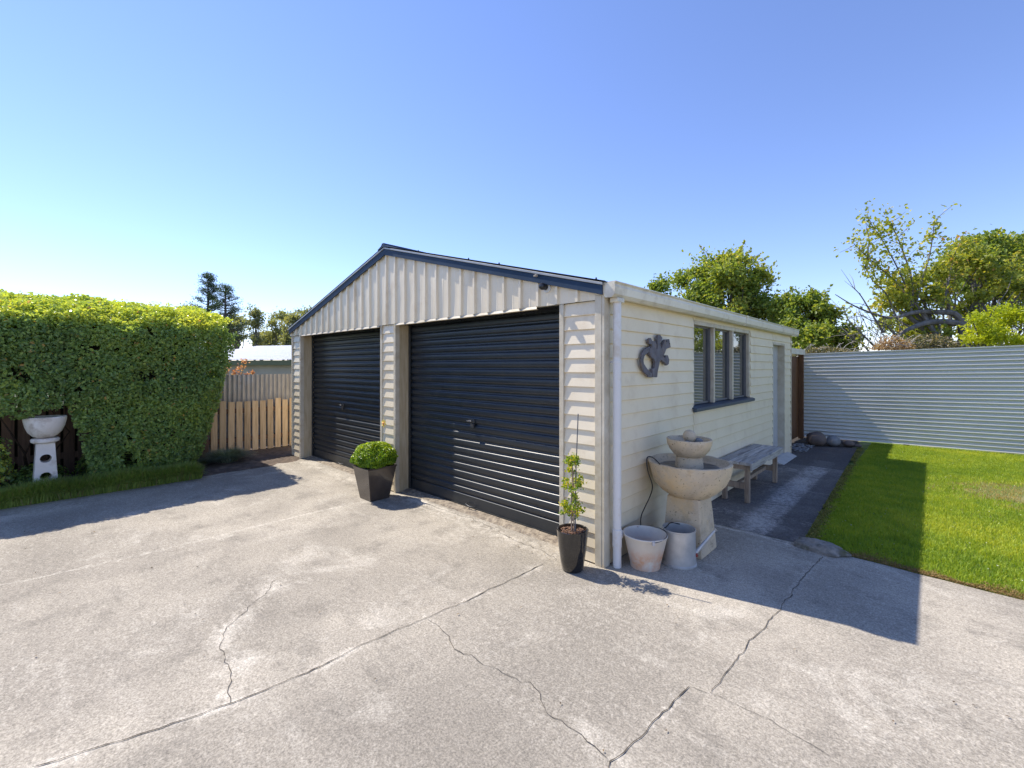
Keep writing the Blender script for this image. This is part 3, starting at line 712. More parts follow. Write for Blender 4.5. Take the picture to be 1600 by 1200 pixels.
b = MB(); b.prism([(-.11,WZ0+.019),(.03,WZ0+.004),(.062,WZ0-.006),(.062,WZ0-.036),(.045,WZ0-.045),(.026,WZ0-.045),(.026,WZ0-.012),(-.11,WZ0-.003)], 'y', WY0-.045, WY1+.045); b.build('window_sill', M['slate'], wn, .003)
b = MB(); b.box((-.6,WY0,.9), (-.59,WY1,2.2)); b.build('dark_lining', M['black'], wn)
# side door
b = MB(); b.box((-.15,DY0+.001,.07), (.012,DY0+.030,DZ-.001)); b.box((-.15,DY1-.032,.03), (.014,DY1-.001,DZ-.001)); b.box((-.15,DY0+.031,DZ-.035), (.014,DY1-.033,DZ-.001))
sd = b.build('side_door', M['cream_trim'], G, .002)
b = MB(); b.box((-.13,DY0+.031,.07), (-.092,DY1-.033,DZ-.036)); b.build('door_leaf', M['doorwhite'], sd)
b = MB(); b.lathe([(.024,0),(.024,.01)], (0,0,0), 8); b.v = [(-.088+z*.8, DY0+.10+x, 1.0+y) for x, y, z in b.v]; b.tube([(-.085,DY0+.10,1.0),(-.045,DY0+.10,1.0),(-.04,DY0+.20,1.0)], .008, 8); b.build('door_handle', M['chrome'], sd)
b = MB(); b.prism([(-.15,.004),(-.15,.07),(.03,.06),(.17,.004)], 'y', DY0+.0, DY1+.16); b.build('door_step', mat('pale_step_concrete', (.52,.50,.46), (.42,.40,.36), 8, .9, .3, 40), sd)

# ------------------------------------------------------------ things on the garage
sc_ = thing('security_camera', (-.555,-.064,2.287), 'black dome camera with pale base ring on the cream gable right of centre', 'security camera')
b = MB(); b.lathe([(.040,0),(.042,.006),(.038,.014),(.0001,.015)], (0,0,0), 24); b.v = [(-.548+x, -.030-z, 2.280+y) for x, y, z in b.v]; b.build('base_ring', M['white'], sc_)
b = MB(); b.lathe([(.028,.0),(.028,.03),(.031,.04),(.030,.055),(.022,.068),(.0001,.073)], (0,0,0), 24); b.v = [(-.558+x, -.045-z, 2.290+y) for x, y, z in b.v]; b.build('dome', M['black'], sc_)
b = MB(); b.lathe([(.015,0),(.015,.012),(.011,.02),(.0001,.022)], (0,0,0), 18); b.v = [(-.625+x, -.087-z, 2.392+y*.8) for x, y, z in b.v]; b.box((-.652,-.1,2.386), (-.64,-.087,2.400))
tag(b.build('alarm_sensor', M['frame']), 'tiny brown sensor stud on the navy fascia above the dome camera', 'sensor')

# gecko wall art
def gk(pts): return [onside(980+x/6, 480+y/6, .03) for x, y in pts]
gecko = thing('gecko_wall_art', (.03,.88,1.69), 'rusty grey steel gecko ornament on the side weatherboards', 'wall ornament')
body = gk([(178,305),(198,288),(212,316),(243,322),(254,352),(252,388),(262,392),(262,322),(266,262),(286,258),(307,288),(301,316),(284,322),(290,352),(300,392),(312,352),(332,305),(372,300),(386,376),(346,392),(328,436),(318,466),(336,478),(340,452),(358,450),(373,492),(368,532),(350,547),(328,518),(300,496),(286,502),(276,548),(264,602),(258,657),(216,655),(214,578),(236,568),(240,520),(232,492),(206,470),(188,446),(184,392),(206,372),(206,352),(186,345)])
b = MB(); b.prism(body[::-1], 'x', .030, .055); b.build('body', M['rust'], gecko, .002)
outer = gk([(198,366),(172,378),(142,398),(120,438),(106,492),(110,545),(128,594),(152,622),(176,640),(180,656),(212,658)])
innr = gk([(214,622),(198,606),(182,592),(158,562),(138,530),(134,496),(142,460),(164,434),(192,418)])
b = MB(); b.prism((outer+innr)[::-1], 'x', .034, .051); b.build('tail', M['rust'], gecko, .002)
for px, py in ((345,318),(372,342)):
    yy, zz = gk([(px,py)])[0]; e = MB(); e.lathe([(.008,0),(.007,.005),(.0001,.007)], (0,0,0), 10); eye = MB(); eye.add([(.055+z, yy+x, zz+y) for x, y, z in e.v], e.f, .5, True); eye.build('eye', M['black'], gecko)
b = MB(); yy, zz = gk([(250,450)])[0]; b.box((.018,yy-.02,zz-.02), (.030,yy+.02,zz+.02)); b.build('wall_bracket', M['black'], gecko)

# ------------------------------------------------------------ fountain
fx, fy = .352, .83
FT = thing('water_fountain', (fx,fy,0), 'buff stone fountain of two stacked bowls on a tapered square pedestal', 'fountain')
def rough_mesh(o, amp, sc):
    for v_ in o.data.vertices:
        n_ = noise.noise_vector(v_.co*sc)+noise.noise_vector(v_.co*sc*3)*.4; v_.co += n_*amp
b = MB(); h0, h1 = .175, .138; zs = np.linspace(0, .47, 12); V = []
for i, z in enumerate(zs):
    h = h0+(h1-h0)*z/.47
    per = [(-h,-h),(h,-h),(h,h),(-h,h)]
    ring = []
    for a in range(4):
        p, q = per[a], per[(a+1)%4]
        for s in range(8): ring.append((p[0]+(q[0]-p[0])*s/8, p[1]+(q[1]-p[1])*s/8))
    V += [(fx+x_, fy+y_, z) for x_, y_ in ring]
n = 32
b.add(V, [(i*n+k, i*n+(k+1)%n, (i+1)*n+(k+1)%n, (i+1)*n+k) for i in range(len(zs)-1) for k in range(n)]+[tuple(range(n)), tuple(range(11*n, 12*n))], .5)
o = b.build('pedestal', M['fountain'], FT, .008); rough_mesh(o, .0035, 9)
b = MB(); b.lathe([(.0001,.445),(.10,.447),(.16,.465),(.24,.52),(.295,.585),(.325,.655),(.338,.72),(.345,.758),(.340,.764),(.318,.762),(.304,.742),(.28,.718),(.22,.706),(.0001,.70)], (fx,fy,0), 72, .05); o = b.build('basin', M['fountain'], FT); rough_mesh(o, .003, 12)
mw, ntw, bw = base('still_water'); bw.inputs['Base Color'].default_value = (.05,.05,.045,1); bw.inputs['Roughness'].default_value = .06; bw.inputs['IOR'].default_value = 1.33
b = MB(); b.lathe([(.0001,.7125),(.262,.7125)], (fx,fy,0), 60, .04); b.build('wet_floor', mat('wet_basin_silt', (.19,.175,.155), (.10,.09,.08), 9, .35, .3, 30), FT)
b = MB(); b.lathe([(.118,.70),(.115,.74),(.108,.80),(.09,.815)], (fx,fy,0), 48, .02); b.build('neck', M['fountain'], FT)
b = MB(); b.lathe([(.0001,.795),(.085,.798),(.13,.825),(.165,.87),(.183,.92),(.188,.955),(.184,.962),(.170,.958),(.155,.925),(.10,.89),(.0001,.885)], (fx,fy,0), 64, .04, seed=5); o = b.build('upper_bowl', M['fountain'], FT); rough_mesh(o, .002, 14)
def blob(c, r, seed=0, amp=.1, sq=(1,1,1), n=20):
    b = MB(); prof = [(max(.0001, math.sin(math.pi*i/n))*r, -math.cos(math.pi*i/n)*r) for i in range(n+1)]
    b.lathe(prof, (0,0,0), 2*n)
    out = []
    for x, y, z in b.v:
        k_ = 1+amp*noise.noise(Vector((x/r*1.3+seed, y/r*1.3, z/r*1.3)))+amp*.3*noise.noise(Vector((x/r*4+seed, y/r*4, z/r*4)))
        out.append((c[0]+x*k_*sq[0], c[1]+y*k_*sq[1], c[2]+z*k_*sq[2]))
    b.v = out; return b
blob((fx+.01,fy-.015,.985), .056, 2, .05).build('stone_ball', M['fountain'], FT)
blob((fx+.062,fy+.03,.945), .035, 4, .15, (1.2,.9,.7)).build('pebble', M['rock2'], FT)
blob((fx+.02,fy-.085,.935), .030, 6, .15, (1.1,1.1,.7)).build('pebble', M['rock2'], FT)
b = MB(); cab = [at(1033,728,3.78), at(1026,720,3.72), at(1018,714,3.66), at(1011,716,3.63), at(1012,735,3.62), at(1019,757,3.78), at(1017,772,3.86), at(1008,792,3.90), at(1002,806,3.91), at(1001,822,3.90), at(1001,840,3.90)]
def smooth(pts, n=6):
    pts = [np.array(p, float) for p in pts]; out = []
    for i in range(len(pts)-1):
        p0, p1, p2, p3 = pts[max(i-1,0)], pts[i], pts[i+1], pts[min(i+2,len(pts)-1)]
        for k in range(n):
            t = k/n; out.append(.5*((2*p1)+(-p0+p2)*t+(2*p0-5*p1+4*p2-p3)*t*t+(-p0+3*p1-3*p2+p3)*t**3))
    out.append(pts[-1]); return out
b.tube(smooth(cab+[np.array([.045,.50,.03]), np.array([.05,.42,.008])]), .0045, 8); b.build('power_cable', M['cable'], FT)

# bucket
def galv_rust():
    m, nt, b = base('galvanised_with_rust_bloom'); L = nt.links.new
    g = N(nt, 'ShaderNodeTexCoord'); sp = N(nt, 'ShaderNodeSeparateXYZ'); L(g.outputs['Object'], sp.inputs[0])
    n1 = N(nt, 'ShaderNodeTexNoise'); n1.inputs['Scale'].default_value = 9; n1.inputs['Detail'].default_value = 7; n1.inputs['Roughness'].default_value = .65; L(g.outputs['Object'], n1.inputs['Vector'])
    h = N(nt, 'ShaderNodeMapRange'); h.inputs[1].default_value = .19; h.inputs[2].default_value = .09; L(sp.outputs[2], h.inputs[0])
    a = N(nt, 'ShaderNodeMath', operation='MULTIPLY'); r1 = N(nt, 'ShaderNodeMapRange'); r1.inputs[1].default_value = .35; r1.inputs[2].default_value = .62; L(n1.outputs[0], r1.inputs[0])
    L(h.outputs[0], a.inputs[0]); L(r1.outputs[0], a.inputs[1])
    x = N(nt, 'ShaderNodeMix', data_type='RGBA'); x.inputs[6].default_value = (.72,.65,.55,1); x.inputs[7].default_value = (.60,.54,.46,1)
    n2 = N(nt, 'ShaderNodeTexNoise'); n2.inputs['Scale'].default_value = 5; n2.inputs['Detail'].default_value = 6; L(g.outputs['Object'], n2.inputs['Vector'])
    r2 = N(nt, 'ShaderNodeMapRange'); r2.inputs[1].default_value = .4; r2.inputs[2].default_value = .6; L(n2.outputs[0], r2.inputs[0]); L(r2.outputs[0], x.inputs[0])
    y = N(nt, 'ShaderNodeMix', data_type='RGBA'); L(a.outputs[0], y.inputs[0]); L(x.outputs[2], y.inputs[6]); y.inputs[7].default_value = (.66,.30,.12,1)
    L(y.outputs[2], b.inputs['Base Color']); b.inputs['Roughness'].default_value = .55; b.inputs['Metallic'].default_value = .12
    return m
bx, by = .235, .238
BK = thing('bucket', (bx,by,0), 'pale galvanised bucket with orange rust stains near the downpipe', 'bucket')
b = MB(); b.lathe([(.0001,.012),(.108,.012),(.110,.0),(.116,.002),(.118,.03),(.168,.252),(.173,.256),(.173,.262),(.166,.264),(.163,.256),(.112,.03),(.108,.022),(.0001,.022)], (bx,by,0), 56, .008); b.build('pail', galv_rust(), BK)
b = MB(); hp = []
for i in range(17):
    a = math.pi*i/16; q = np.array([math.cos(R(48)), math.sin(R(48)), 0]); w2 = np.array([-q[1], q[0], 0])
    hp.append(np.array([bx,by,.248])+w2*math.cos(a)*.172+q*math.sin(a)*.166+np.array([0,0,.022*math.sin(a)]))
b.tube(hp, .0035, 8); b.build('handle', M['chrome'], BK)
for s_ in (-1, 1):
    b = MB(); e = np.array([bx,by,.245])+np.array([-math.sin(R(48)), math.cos(R(48)), 0])*s_*.172; b.lathe([(.012,-.014),(.012,.014)], tuple(e), 10); b.build('handle_lug', M['galv'], BK)
# watering can
cx_, cy_ = .405, .487
WC = thing('watering_can', (cx_,cy_,0), 'grey galvanised watering can with thin spout, beside the fountain pedestal', 'watering can')
b = MB(); b.lathe([(.0001,.01),(.134,.01),(.137,.0),(.137,.012),(.132,.016),(.128,.14),(.126,.268),(.130,.272),(.130,.282),(.124,.282),(.122,.268),(.122,.03),(.0001,.03)], (cx_,cy_,0), 56, .006); b.build('can_body', M['galv2'], WC)
sp0 = np.array([cx_,cy_,.06])+RT*.12*.75+FW*-.04; e_ = at(1117,829,3.60)
b = MB(); b.tube([sp0, sp0+(e_-sp0)*.2, e_], [.024,.017,.009], 14); b.build('spout', M['galv2'], WC)
b = MB(); b.tube([e_, e_+(e_-sp0)*.05], [.010,.021], 14); b.build('rose', M['galv2'], WC)
b = MB(); c0 = np.array([cx_,cy_,.27])
b.tube(smooth([c0-RT*.125, c0-RT*.10-FW*0+np.array([0,0,.02]), c0-RT*.02+FW*.12+np.array([0,0,.01]), c0+RT*.05+FW*.112]), .005, 8); b.build('handle', M['cable'], WC)
b = MB(); q = np.array([cx_,cy_,0])+RT*.117-FW*.064; b.lathe([(.010,-.012),(.010,.012)], (q[0],q[1],.085), 8); b.build('tag', mat('red_sticker', (.35,.05,.03), None, 20, .5), WC)

# ------------------------------------------------------------ bench
BN = thing('bench', (.2,3.2,0), 'weathered grey slatted timber bench against the side wall', 'bench')
bx0, bx1, by0, by1 = .035, .385, 2.50, 3.95
b = MB(); n = 3; wd = (bx1-bx0)/n
for i in range(n):
    x0 = bx0+i*wd+.004; x1 = bx0+(i+1)*wd-.004
    b.box((x0, by0+random.uniform(-.01,.01), .446), (x1, by1+random.uniform(-.012,.012), .480))
b.build('seat', M['bench'], BN, .004)
# waney front rail with a notch near its middle
prof = [(by0-.005,.476)]
b = MB(); pts = []
ys = np.linspace(by0-.005, by1, 24)
lower = [(y, .395+.012*noise.noise(Vector((y*3,0,0)))+(.028*math.exp(-((y-3.15)/.05)**2))) for y in ys]
upper = [(y, .478+.003*noise.noise(Vector((y*5,1,0)))-(.018*math.exp(-((y-3.3)/.04)**2))) for y in ys[::-1]]
b.prism(lower+upper, 'x', bx1, bx1+.022); b.build('front_rail', M['bench'], BN, .003)
for yy in (by0+.08, by1-.12):
    b = MB(); b.prism([(bx0+.01,.4455),(bx1-.002,.4455),(bx1-.002,.385),(bx0+.075,.385)], 'y', yy-.03, yy+.03); b.build('cross_rail', M['benchleg'], BN, .003)
for xx in (.085, .335):
    for yy in (by0+.085, by1-.115):
        b = MB(); s_ = .0; b.add([(xx-.026+s_,yy-.024,0),(xx+.026+s_,yy-.024,0),(xx+.026+s_,yy+.024,0),(xx-.026+s_,yy+.024,0),(xx-.026,yy-.024,.3845),(xx+.026,yy-.024,.3845),(xx+.026,yy+.024,.3845),(xx-.026,yy+.024,.3845)],
              [(0,3,2,1),(4,5,6,7),(0,1,5,4),(1,2,6,5),(2,3,7,6),(3,0,4,7)]); b.build('leg', M['benchleg'], BN, .003)
for yy in (by0+.085, by1-.115):
    b = MB(); b.box((.112,yy-.018,.155), (.308,yy+.018,.225)); b.build('stretcher', M['benchleg'], BN, .003)
b = MB(); b.box((.19,by0+.104,.165), (.235,by1-.134,.210)); b.build('stretcher', M['benchleg'], BN, .003)

# ------------------------------------------------------------ potted plants
def shell_pts(n, c, r, inner=.75):
    d_ = unit(rng.normal(size=(n,3))); rad = inner+(1-inner)*rng.random(n)**.5
    return np.array(c)+d_*np.array(r)*rad[:,None], d_
boxm = leafmat('box_leaves', [(0,(.06,.13,.010)),(.4,(.15,.26,.014)),(.75,(.30,.40,.02)),(1,(.46,.52,.04))], .35, .4)
pc = (-3.005,-.31)
BP = thing('box_plant_pot', (pc[0],pc[1],0), 'clipped round box bush in a square tapered bronze black pot', 'potted plant')
b = MB(); hb, ht = .125, .185
def sq(h, z): return [(pc[0]-h,pc[1]-h,z),(pc[0]+h,pc[1]-h,z),(pc[0]+h,pc[1]+h,z),(pc[0]-h,pc[1]+h,z)]
vs = sq(hb,.001)+sq(ht,.385)+sq(ht+.006,.387)+sq(ht+.006,.402)+sq(ht-.012,.402)+sq(ht-.02,.36)
fs = [(3,2,1,0)]+[(4*r+k, 4*r+(k+1)%4, 4*r+4+(k+1)%4, 4*r+4+k) for r in range(5) for k in range(4)]+[(20,21,22,23)]
b.add(vs, fs); b.build('pot', M['potsq'], BP, .004)
b = MB(); b.add(sq(ht-.021,.372), [(0,1,2,3)]); b.build('soil', M['mulch'], BP)
C, dn = shell_pts(9500, (0,0,0), (1,1,1), .72)
lump = 1+.17*vnoise(C, 2.2, 9)
C = np.stack([C[:,0]*.262, C[:,1]*.255, np.where(C[:,2] > 0, C[:,2]*.205, C[:,2]*.10)], 1)*lump[:,None]
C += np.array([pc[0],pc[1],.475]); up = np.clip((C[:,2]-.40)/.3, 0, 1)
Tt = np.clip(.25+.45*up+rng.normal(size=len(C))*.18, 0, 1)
V, F, T_ = leaves(C, .024, dn+np.array([0,0,.4]), .8, .62, tint=Tt); npmesh('foliage', V, F, boxm, T_, BP)
b = MB()
for i in range(14):
    a = random.random()*6.28; r_ = random.uniform(.08,.2); b.tube([(pc[0],pc[1],.36),(pc[0]+math.cos(a)*r_*.5,pc[1]+math.sin(a)*r_*.5,.46),(pc[0]+math.cos(a)*r_,pc[1]+math.sin(a)*r_,.56)], [.008,.005,.003], 5)
b.build('stems', M['twig'], BP)
# flower ornament on a stake
fs_ = np.array([-3.02,-.165,0]); FSt = thing('flower_stake', (fs_[0],fs_[1],.36), 'yellow and orange plastic flower on a thin white stake behind the box bush', 'garden ornament')
b = MB(); b.tube([(fs_[0],fs_[1],.33),(fs_[0]+.003,fs_[1],.86)], .0035, 6); b.build('stake', M['white'], FSt)
ycol = mat('yellow_plastic', (.85,.62,.06), (.9,.75,.25), 25, .35); ocol = mat('orange_plastic', (.75,.22,.03), (.8,.4,.1), 30, .4)
fc = np.array([fs_[0],fs_[1]-.012,.885]); b = MB()
for i in range(7):
    a = i/7*6.283; dx, dz = math.cos(a), math.sin(a)
    p0 = fc+np.array([dx*.012,0,dz*.012]); p1 = fc+np.array([dx*.035-dz*.017,-.008,dz*.035+dx*.017]); p2 = fc+np.array([dx*.056,-.002,dz*.056]); p3 = fc+np.array([dx*.035+dz*.017,.004,dz*.035-dx*.017])
    o4 = [p+np.array([0,.004,0]) for p in (p0,p1,p2,p3)]
    b.add([p0,p1,p2,p3]+o4, [(0,1,2,3),(7,6,5,4),(0,4,5,1),(1,5,6,2),(2,6,7,3),(3,7,4,0)], .5)
b.build('petals', ycol, FSt); blob(fc+np.array([0,-.008,0]), .018, 1, .05, (1,.6,1), 8).build('flower_centre', ocol, FSt)

# tall glazed pot with three-tier topiary
tx, ty = -.150, -.212
TP = thing('topiary_pot', (tx,ty,0), 'tall round glossy black pot with a young three tier yellow green shrub', 'potted plant')
b = MB(); b.lathe([(.0001,.002),(.076,.002),(.083,.01),(.096,.08),(.110,.18),(.120,.28),(.124,.308),(.125,.317),(.120,.320),(.112,.316),(.108,.29),(.0001,.285)], (tx,ty,0), 64); b.build('pot', M['glazed'], TP)
b = MB(); b.lathe([(.0001,.294),(.107,.288)], (tx,ty,0), 30, .02); b.build('bark_mulch', M['mulch'], TP)
n = 260; a = rng.random(n)*6.283; r_ = np.sqrt(rng.random(n))*.098; C = np.stack([tx+np.cos(a)*r_, ty+np.sin(a)*r_, .296+.006*rng.random(n)], 1)
V, F, T_ = leaves(C, .020, np.tile([0,0,1.], (n,1)), .5, .6); npmesh('bark_chips', V, F, M['mulch'], T_, TP)
b = MB(); b.tube([(tx-.008,ty,.28),(tx-.012,ty-.003,.5),(tx-.004,ty,.7),(tx,ty,.88)], [.006,.005,.004,.003], 7); b.tube([(tx+.014,ty+.004,.28),(tx+.010,ty,.45),(tx+.006,ty+.003,.62),(tx+.004,ty,.8)], [.006,.005,.004,.003], 7)
tips = []
for zc, rr_, k_ in ((.874,.056,18), (.80,.030,4), (.69,.088,22), (.60,.035,6), (.50,.080,24), (.44,.04,5)):
    for i in range(k_):
        a = random.random()*6.28; el = random.uniform(-.2,1.1); rr2 = rr_*random.uniform(.55,1.05)
        tp = np.array([tx+math.cos(a)*math.cos(el)*rr2, ty+math.sin(a)*math.cos(el)*rr2, zc-.03+math.sin(el)*rr2*.9]); tips.append(tp)
        b.tube([(tx,ty,zc-.06),(tx+math.cos(a)*rr2*.4,ty+math.sin(a)*rr2*.4,zc-.035),tp], [.0035,.0025,.0015], 5)
b.build('stems', M['benchleg'], TP)
b = MB(); b.tube([(tx+.02,ty+.01,.285),(tx+.022,ty+.01,.7),(tx+.045,ty+.012,1.225)], .0045, 7); b.build('stake', M['frame_dark'], TP)
parts = []
for tp in tips:
    C = tp+rng.normal(size=(15,3))*.015; parts.append(leaves(C, .021, None, 1, .6, tint=np.clip(.55+rng.normal(size=15)*.25+random.uniform(-.2,.2), 0, 1)))
topm = leafmat('topiary_leaves', [(0,(.06,.13,.015)),(.4,(.16,.26,.02)),(.7,(.33,.38,.03)),(1,(.62,.50,.05))], .35, .4)
V, F, T_ = merge(parts); npmesh('foliage', V, F, topm, T_, TP)

# ------------------------------------------------------------ back fence (horizontal corrugated iron)
FA, FB = np.array([-.30,8.56]), np.array([9.0,9.72])
def corr_fence(name, A, B, zt0, zt1, nrib, m, parent, amp=.0155, zb=.03, sheets=None, step=10):
    ddir = (B-A)/np.linalg.norm(B-A); nrm = np.array([ddir[1], -ddir[0]]); L = np.linalg.norm(B-A)
    rows = nrib*step+1; q = np.linspace(0, 1, rows); ns = int(L/.25)+1; s = np.linspace(0, L, ns); V = []
    off = amp*np.cos(q*nrib*2*math.pi)
    for si in s:
        zt = zt0+(zt1-zt0)*si/L; wob = .004*noise.noise(Vector((si*.8, 0, 3)))
        P_ = A+ddir*si
        V.append(np.stack([P_[0]+nrm[0]*(off+wob), P_[1]+nrm[1]*(off+wob), zb+(zt-zb)*q+.003*noise.noise(Vector((si*.5,3,1)))], 1))
    V = np.concatenate(V); i, j = np.meshgrid(np.arange(rows-1), np.arange(ns-1)); a = (j*rows+i).ravel()
    return npmesh(name, V, np.stack([a, a+rows, a+rows+1, a+1], 1), m, None, parent, True)
BF = thing('iron_fence', (1.5,8.8,0), 'shiny silver fence of horizontal corrugated iron behind the lawn', 'fence')
L_ = np.linalg.norm(FB-FA); corr_fence('corrugated_sheet', FA, FB, 1.85, 1.85+.031*L_, 24, M['zinc'], BF)
b = MB(); dd_ = (FB-FA)/L_
for s in np.arange(.05, L_, 1.8):
    p = FA+dd_*s+np.array([-dd_[1], dd_[0]])*.08; b2 = MB(); b2.box((p[0]-.045,p[1]-.045,0), (p[0]+.045,p[1]+.045,1.80+.03*s)); b2.build('post', M['paling_old'], BF)
tv = []; 
b = MB(); nn_ = np.array([dd_[1], -dd_[0]])
for (p, zt) in ((FA, 1.85), (FB, 1.85+.031*L_)):
    for o_, dz in ((.018,0),(.018,.018),(-.03,.018),(-.03,0)): tv.append((p[0]+nn_[0]*o_, p[1]+nn_[1]*o_, zt+dz-.004))
b.add(tv, [(0,1,5,4),(1,2,6,5),(2,3,7,6),(3,0,4,7),(0,3,2,1),(4,5,6,7)]); b.build('top_capping', M['zinc'], BF)

# brown timber panel closing the gap behind the garage, white capping
TG = thing('timber_gate', (-.24,7.4,0), 'brown timber side panel with white capping between garage and iron fence', 'gate')
b = MB()
for i, y0 in enumerate(np.arange(6.50, 8.48, .15)): b.box((-.27,y0,.04), (-.245,y0+.142,1.80))
b.build('boards', M['darkwood'], TG)
b = MB(); b.box((-.243,8.36,.0), (-.15,8.45,1.86)); b.build('post', M['darkwood'], TG, .004)
b = MB(); b.box((-.30,6.50,1.84), (-.135,8.50,1.955)); b.build('capping', M['gutter'], TG, .004)

# ------------------------------------------------------------ stones
def stone(name, px, py, r, m, label, cat='boulder', group=None, sq=(1,1,.85), seed=1, z=None):
    p = gr(px, py); o = blob((p[0]+FW[0]*r*.6, p[1]+FW[1]*r*.6, r*sq[2]*.85), r, seed, .12, sq).build(name, m); return tag(o, label, cat, group)
g_ = 'rounded stones by the iron fence'
stone('boulder', 1281, 697, .175, M['rock1'], 'largest brown round boulder near the corner of the iron fence', group=g_, seed=3)
stone('boulder', 1306, 697, .125, M['rock2'], 'grey round boulder beside the largest brown boulder', group=g_, seed=8)
stone('boulder', 1329, 698, .085, M['rock1'], 'small brown stone to the right of the grey boulder', group=g_, seed=13, sq=(1.15,1,.75))
stone('boulder', 1342, 699, .055, M['rock1'], 'smallest stone of the row by the fence, at the lawn corner', group=g_, seed=18, sq=(1.3,1,.6))
p = gr(1278, 858); o = blob((p[0]+.03,p[1]-.01,.012), .165, 27, .40, (1.15,.62,.40)).build('flat_stone', M['rock3']); tag(o, 'flat mossy stone set at the corner of lawn and path', 'stone')
# loose gravel at garage's back corner
n = 170; gb = MB()
for i in range(n):
    x = random.uniform(-.12,.20); y = random.uniform(6.55,7.6); s_ = blob((x,y,.008), random.uniform(.010,.026), i, .3, (1,1,.7), 5); gb.add(s_.v, s_.f, random.random(), True)
tag(gb.build('gravel', M['rock2'], fixn=False), 'loose pale stones on the dark bed behind the garage corner', 'gravel', kind='stuff')

# ------------------------------------------------------------ left fence line
FX = -7.25
PF = thing('paling_fence', (FX,-.4,0), 'low fence of pale new timber palings between hedge and garage', 'fence')
b = MB()
for i in range(13):
    y0 = -1.06+i*.1305; h = .965+random.uniform(-.02,.02)-.004*i*0; w_ = .098; l = random.uniform(-.008,.008)
    zb = .03+random.uniform(-.01,.01)
    b.add([(FX,y0,zb),(FX+.02,y0,zb),(FX+.02,y0+w_,zb),(FX,y0+w_,zb),(FX,y0+l,h),(FX+.02,y0+l,h),(FX+.02,y0+w_+l,h-.004),(FX,y0+w_+l,h-.004)], [(0,3,2,1),(4,5,6,7),(0,1,5,4),(1,2,6,5),(2,3,7,6),(3,0,4,7)])
b.build('palings', M['pine_new'], PF, .002)
for z in (.22, .74):
    b = MB(); b.box((FX-.052,-1.1,z), (FX-.002,.7,z+.08)); b.build('rail', M['paling_old'], PF)
b = MB(); b.box((FX-.03,-1.20,0), (FX+.06,-1.10,1.02)); b.build('post', M['paling_old'], PF, .004)
IF = thing('old_iron_fence', (FX-.1,-.3,0), 'weathered upright corrugated iron sheets behind the pale palings', 'fence')
b = MB()
pit = .0762
for si, (y0, y1, zt) in enumerate(((-1.75,-.95,1.425), (-.95,-.12,1.435), (-.12,.85,1.44))):
    ny = int((y1-y0)/pit*10); ys = np.linspace(y0-.03, y1, ny); xo = FX-.09-.004*(si % 2)+.0135*np.cos(ys/pit*2*math.pi)
    V = np.concatenate([np.stack([xo, ys, np.full(ny, .05)], 1), np.stack([xo, ys, np.full(ny, zt)], 1)]); i = np.arange(ny-1)
    npmesh('iron_sheet', V, np.stack([i, i+1, ny+i+1, ny+i], 1), M['old_iron'], None, IF, True)
OF = thing('dark_paling_fence', (FX,-4,0), 'dark brown paling fence half hidden behind the hedge and bird bath', 'fence')
b = MB()
y0 = -7.0
while y0 < -1.25:
    h = 1.68+random.uniform(-.02,.02); b.box((FX,y0,.03), (FX+.02,y0+.118,h)); y0 += .1475
b.build('palings', M['paling_old'], OF, .002)
for z in (.25, 1.45):
    b = MB(); b.box((FX-.052,-7,z), (FX-.002,-1.25,z+.09)); b.build('rail', M['paling_old'], OF)
b = MB(); b.box((FX-.085,-7,.03), (FX-.06,-1.3,1.02)); b.build('backing_board', M['core'], OF)

# ------------------------------------------------------------ hedge
def hedge_front(y, z):
    return -5.97-.10*np.clip(1-z/1.1, 0, 1)
HEP = np.array([(-6.12,.02),(-6.03,.5),(-5.98,1.0),(-5.96,1.6),(-5.97,2.05),(-6.04,2.21),(-6.22,2.33),(-6.5,2.43),(-6.9,2.52),(-7.3,2.55),(-7.8,2.50),(-8.1,2.3)])
seg = np.linalg.norm(np.diff(HEP, axis=0), axis=1); cum = np.concatenate([[0], np.cumsum(seg)])
def hedge_pt(s):
    x = np.interp(s, cum, HEP[:,0]); z = np.interp(s, cum, HEP[:,1])
    x2 = np.interp(s+.05, cum, HEP[:,0]); z2 = np.interp(s+.05, cum, HEP[:,1])
    t = np.stack([x2-x, z2-z], 1); t /= np.maximum(np.linalg.norm(t, axis=1, keepdims=True), 1e-6)
    return x, z, t[:,1], -t[:,0]   # outward normal (nx, nz)
def yend(z): return -1.50+.56*np.clip(z/1.9, 0, 1)**.8-.25*np.clip((z-2.2)/.3, 0, 1)**2
def hedge_leaves(n, dep0, dep1):
    s = rng.random(n)*cum[-1]; y = -7.2+rng.random(n)*6.1
    x, z, nx, nz = hedge_pt(s); nn_ = np.stack([nx, np.zeros(n), nz], 1)
    dj = dep0+(dep1-dep0)*rng.random(n)
    P_ = np.stack([x, y, z], 1)
    bump = .11*vnoise(P_, 1.5, 5)+.075*vnoise(P_, 4.2, 15)+.03*vnoise(P_, 11, 25)
    P_ += nn_*(bump-dj)[:,None]
    ye = yend(P_[:,2]); r_ = .35
    # round the vertical corner into the end face
    over = np.clip((P_[:,1]-(ye-r_))/r_, 0, 1); P_[:,0] -= (over**2.5)*r_*.8
    keep = P_[:,1] < ye
    return P_[keep], nn_[keep]+np.stack([np.zeros(keep.sum()), over[keep]*1.0, np.zeros(keep.sum())], 1)
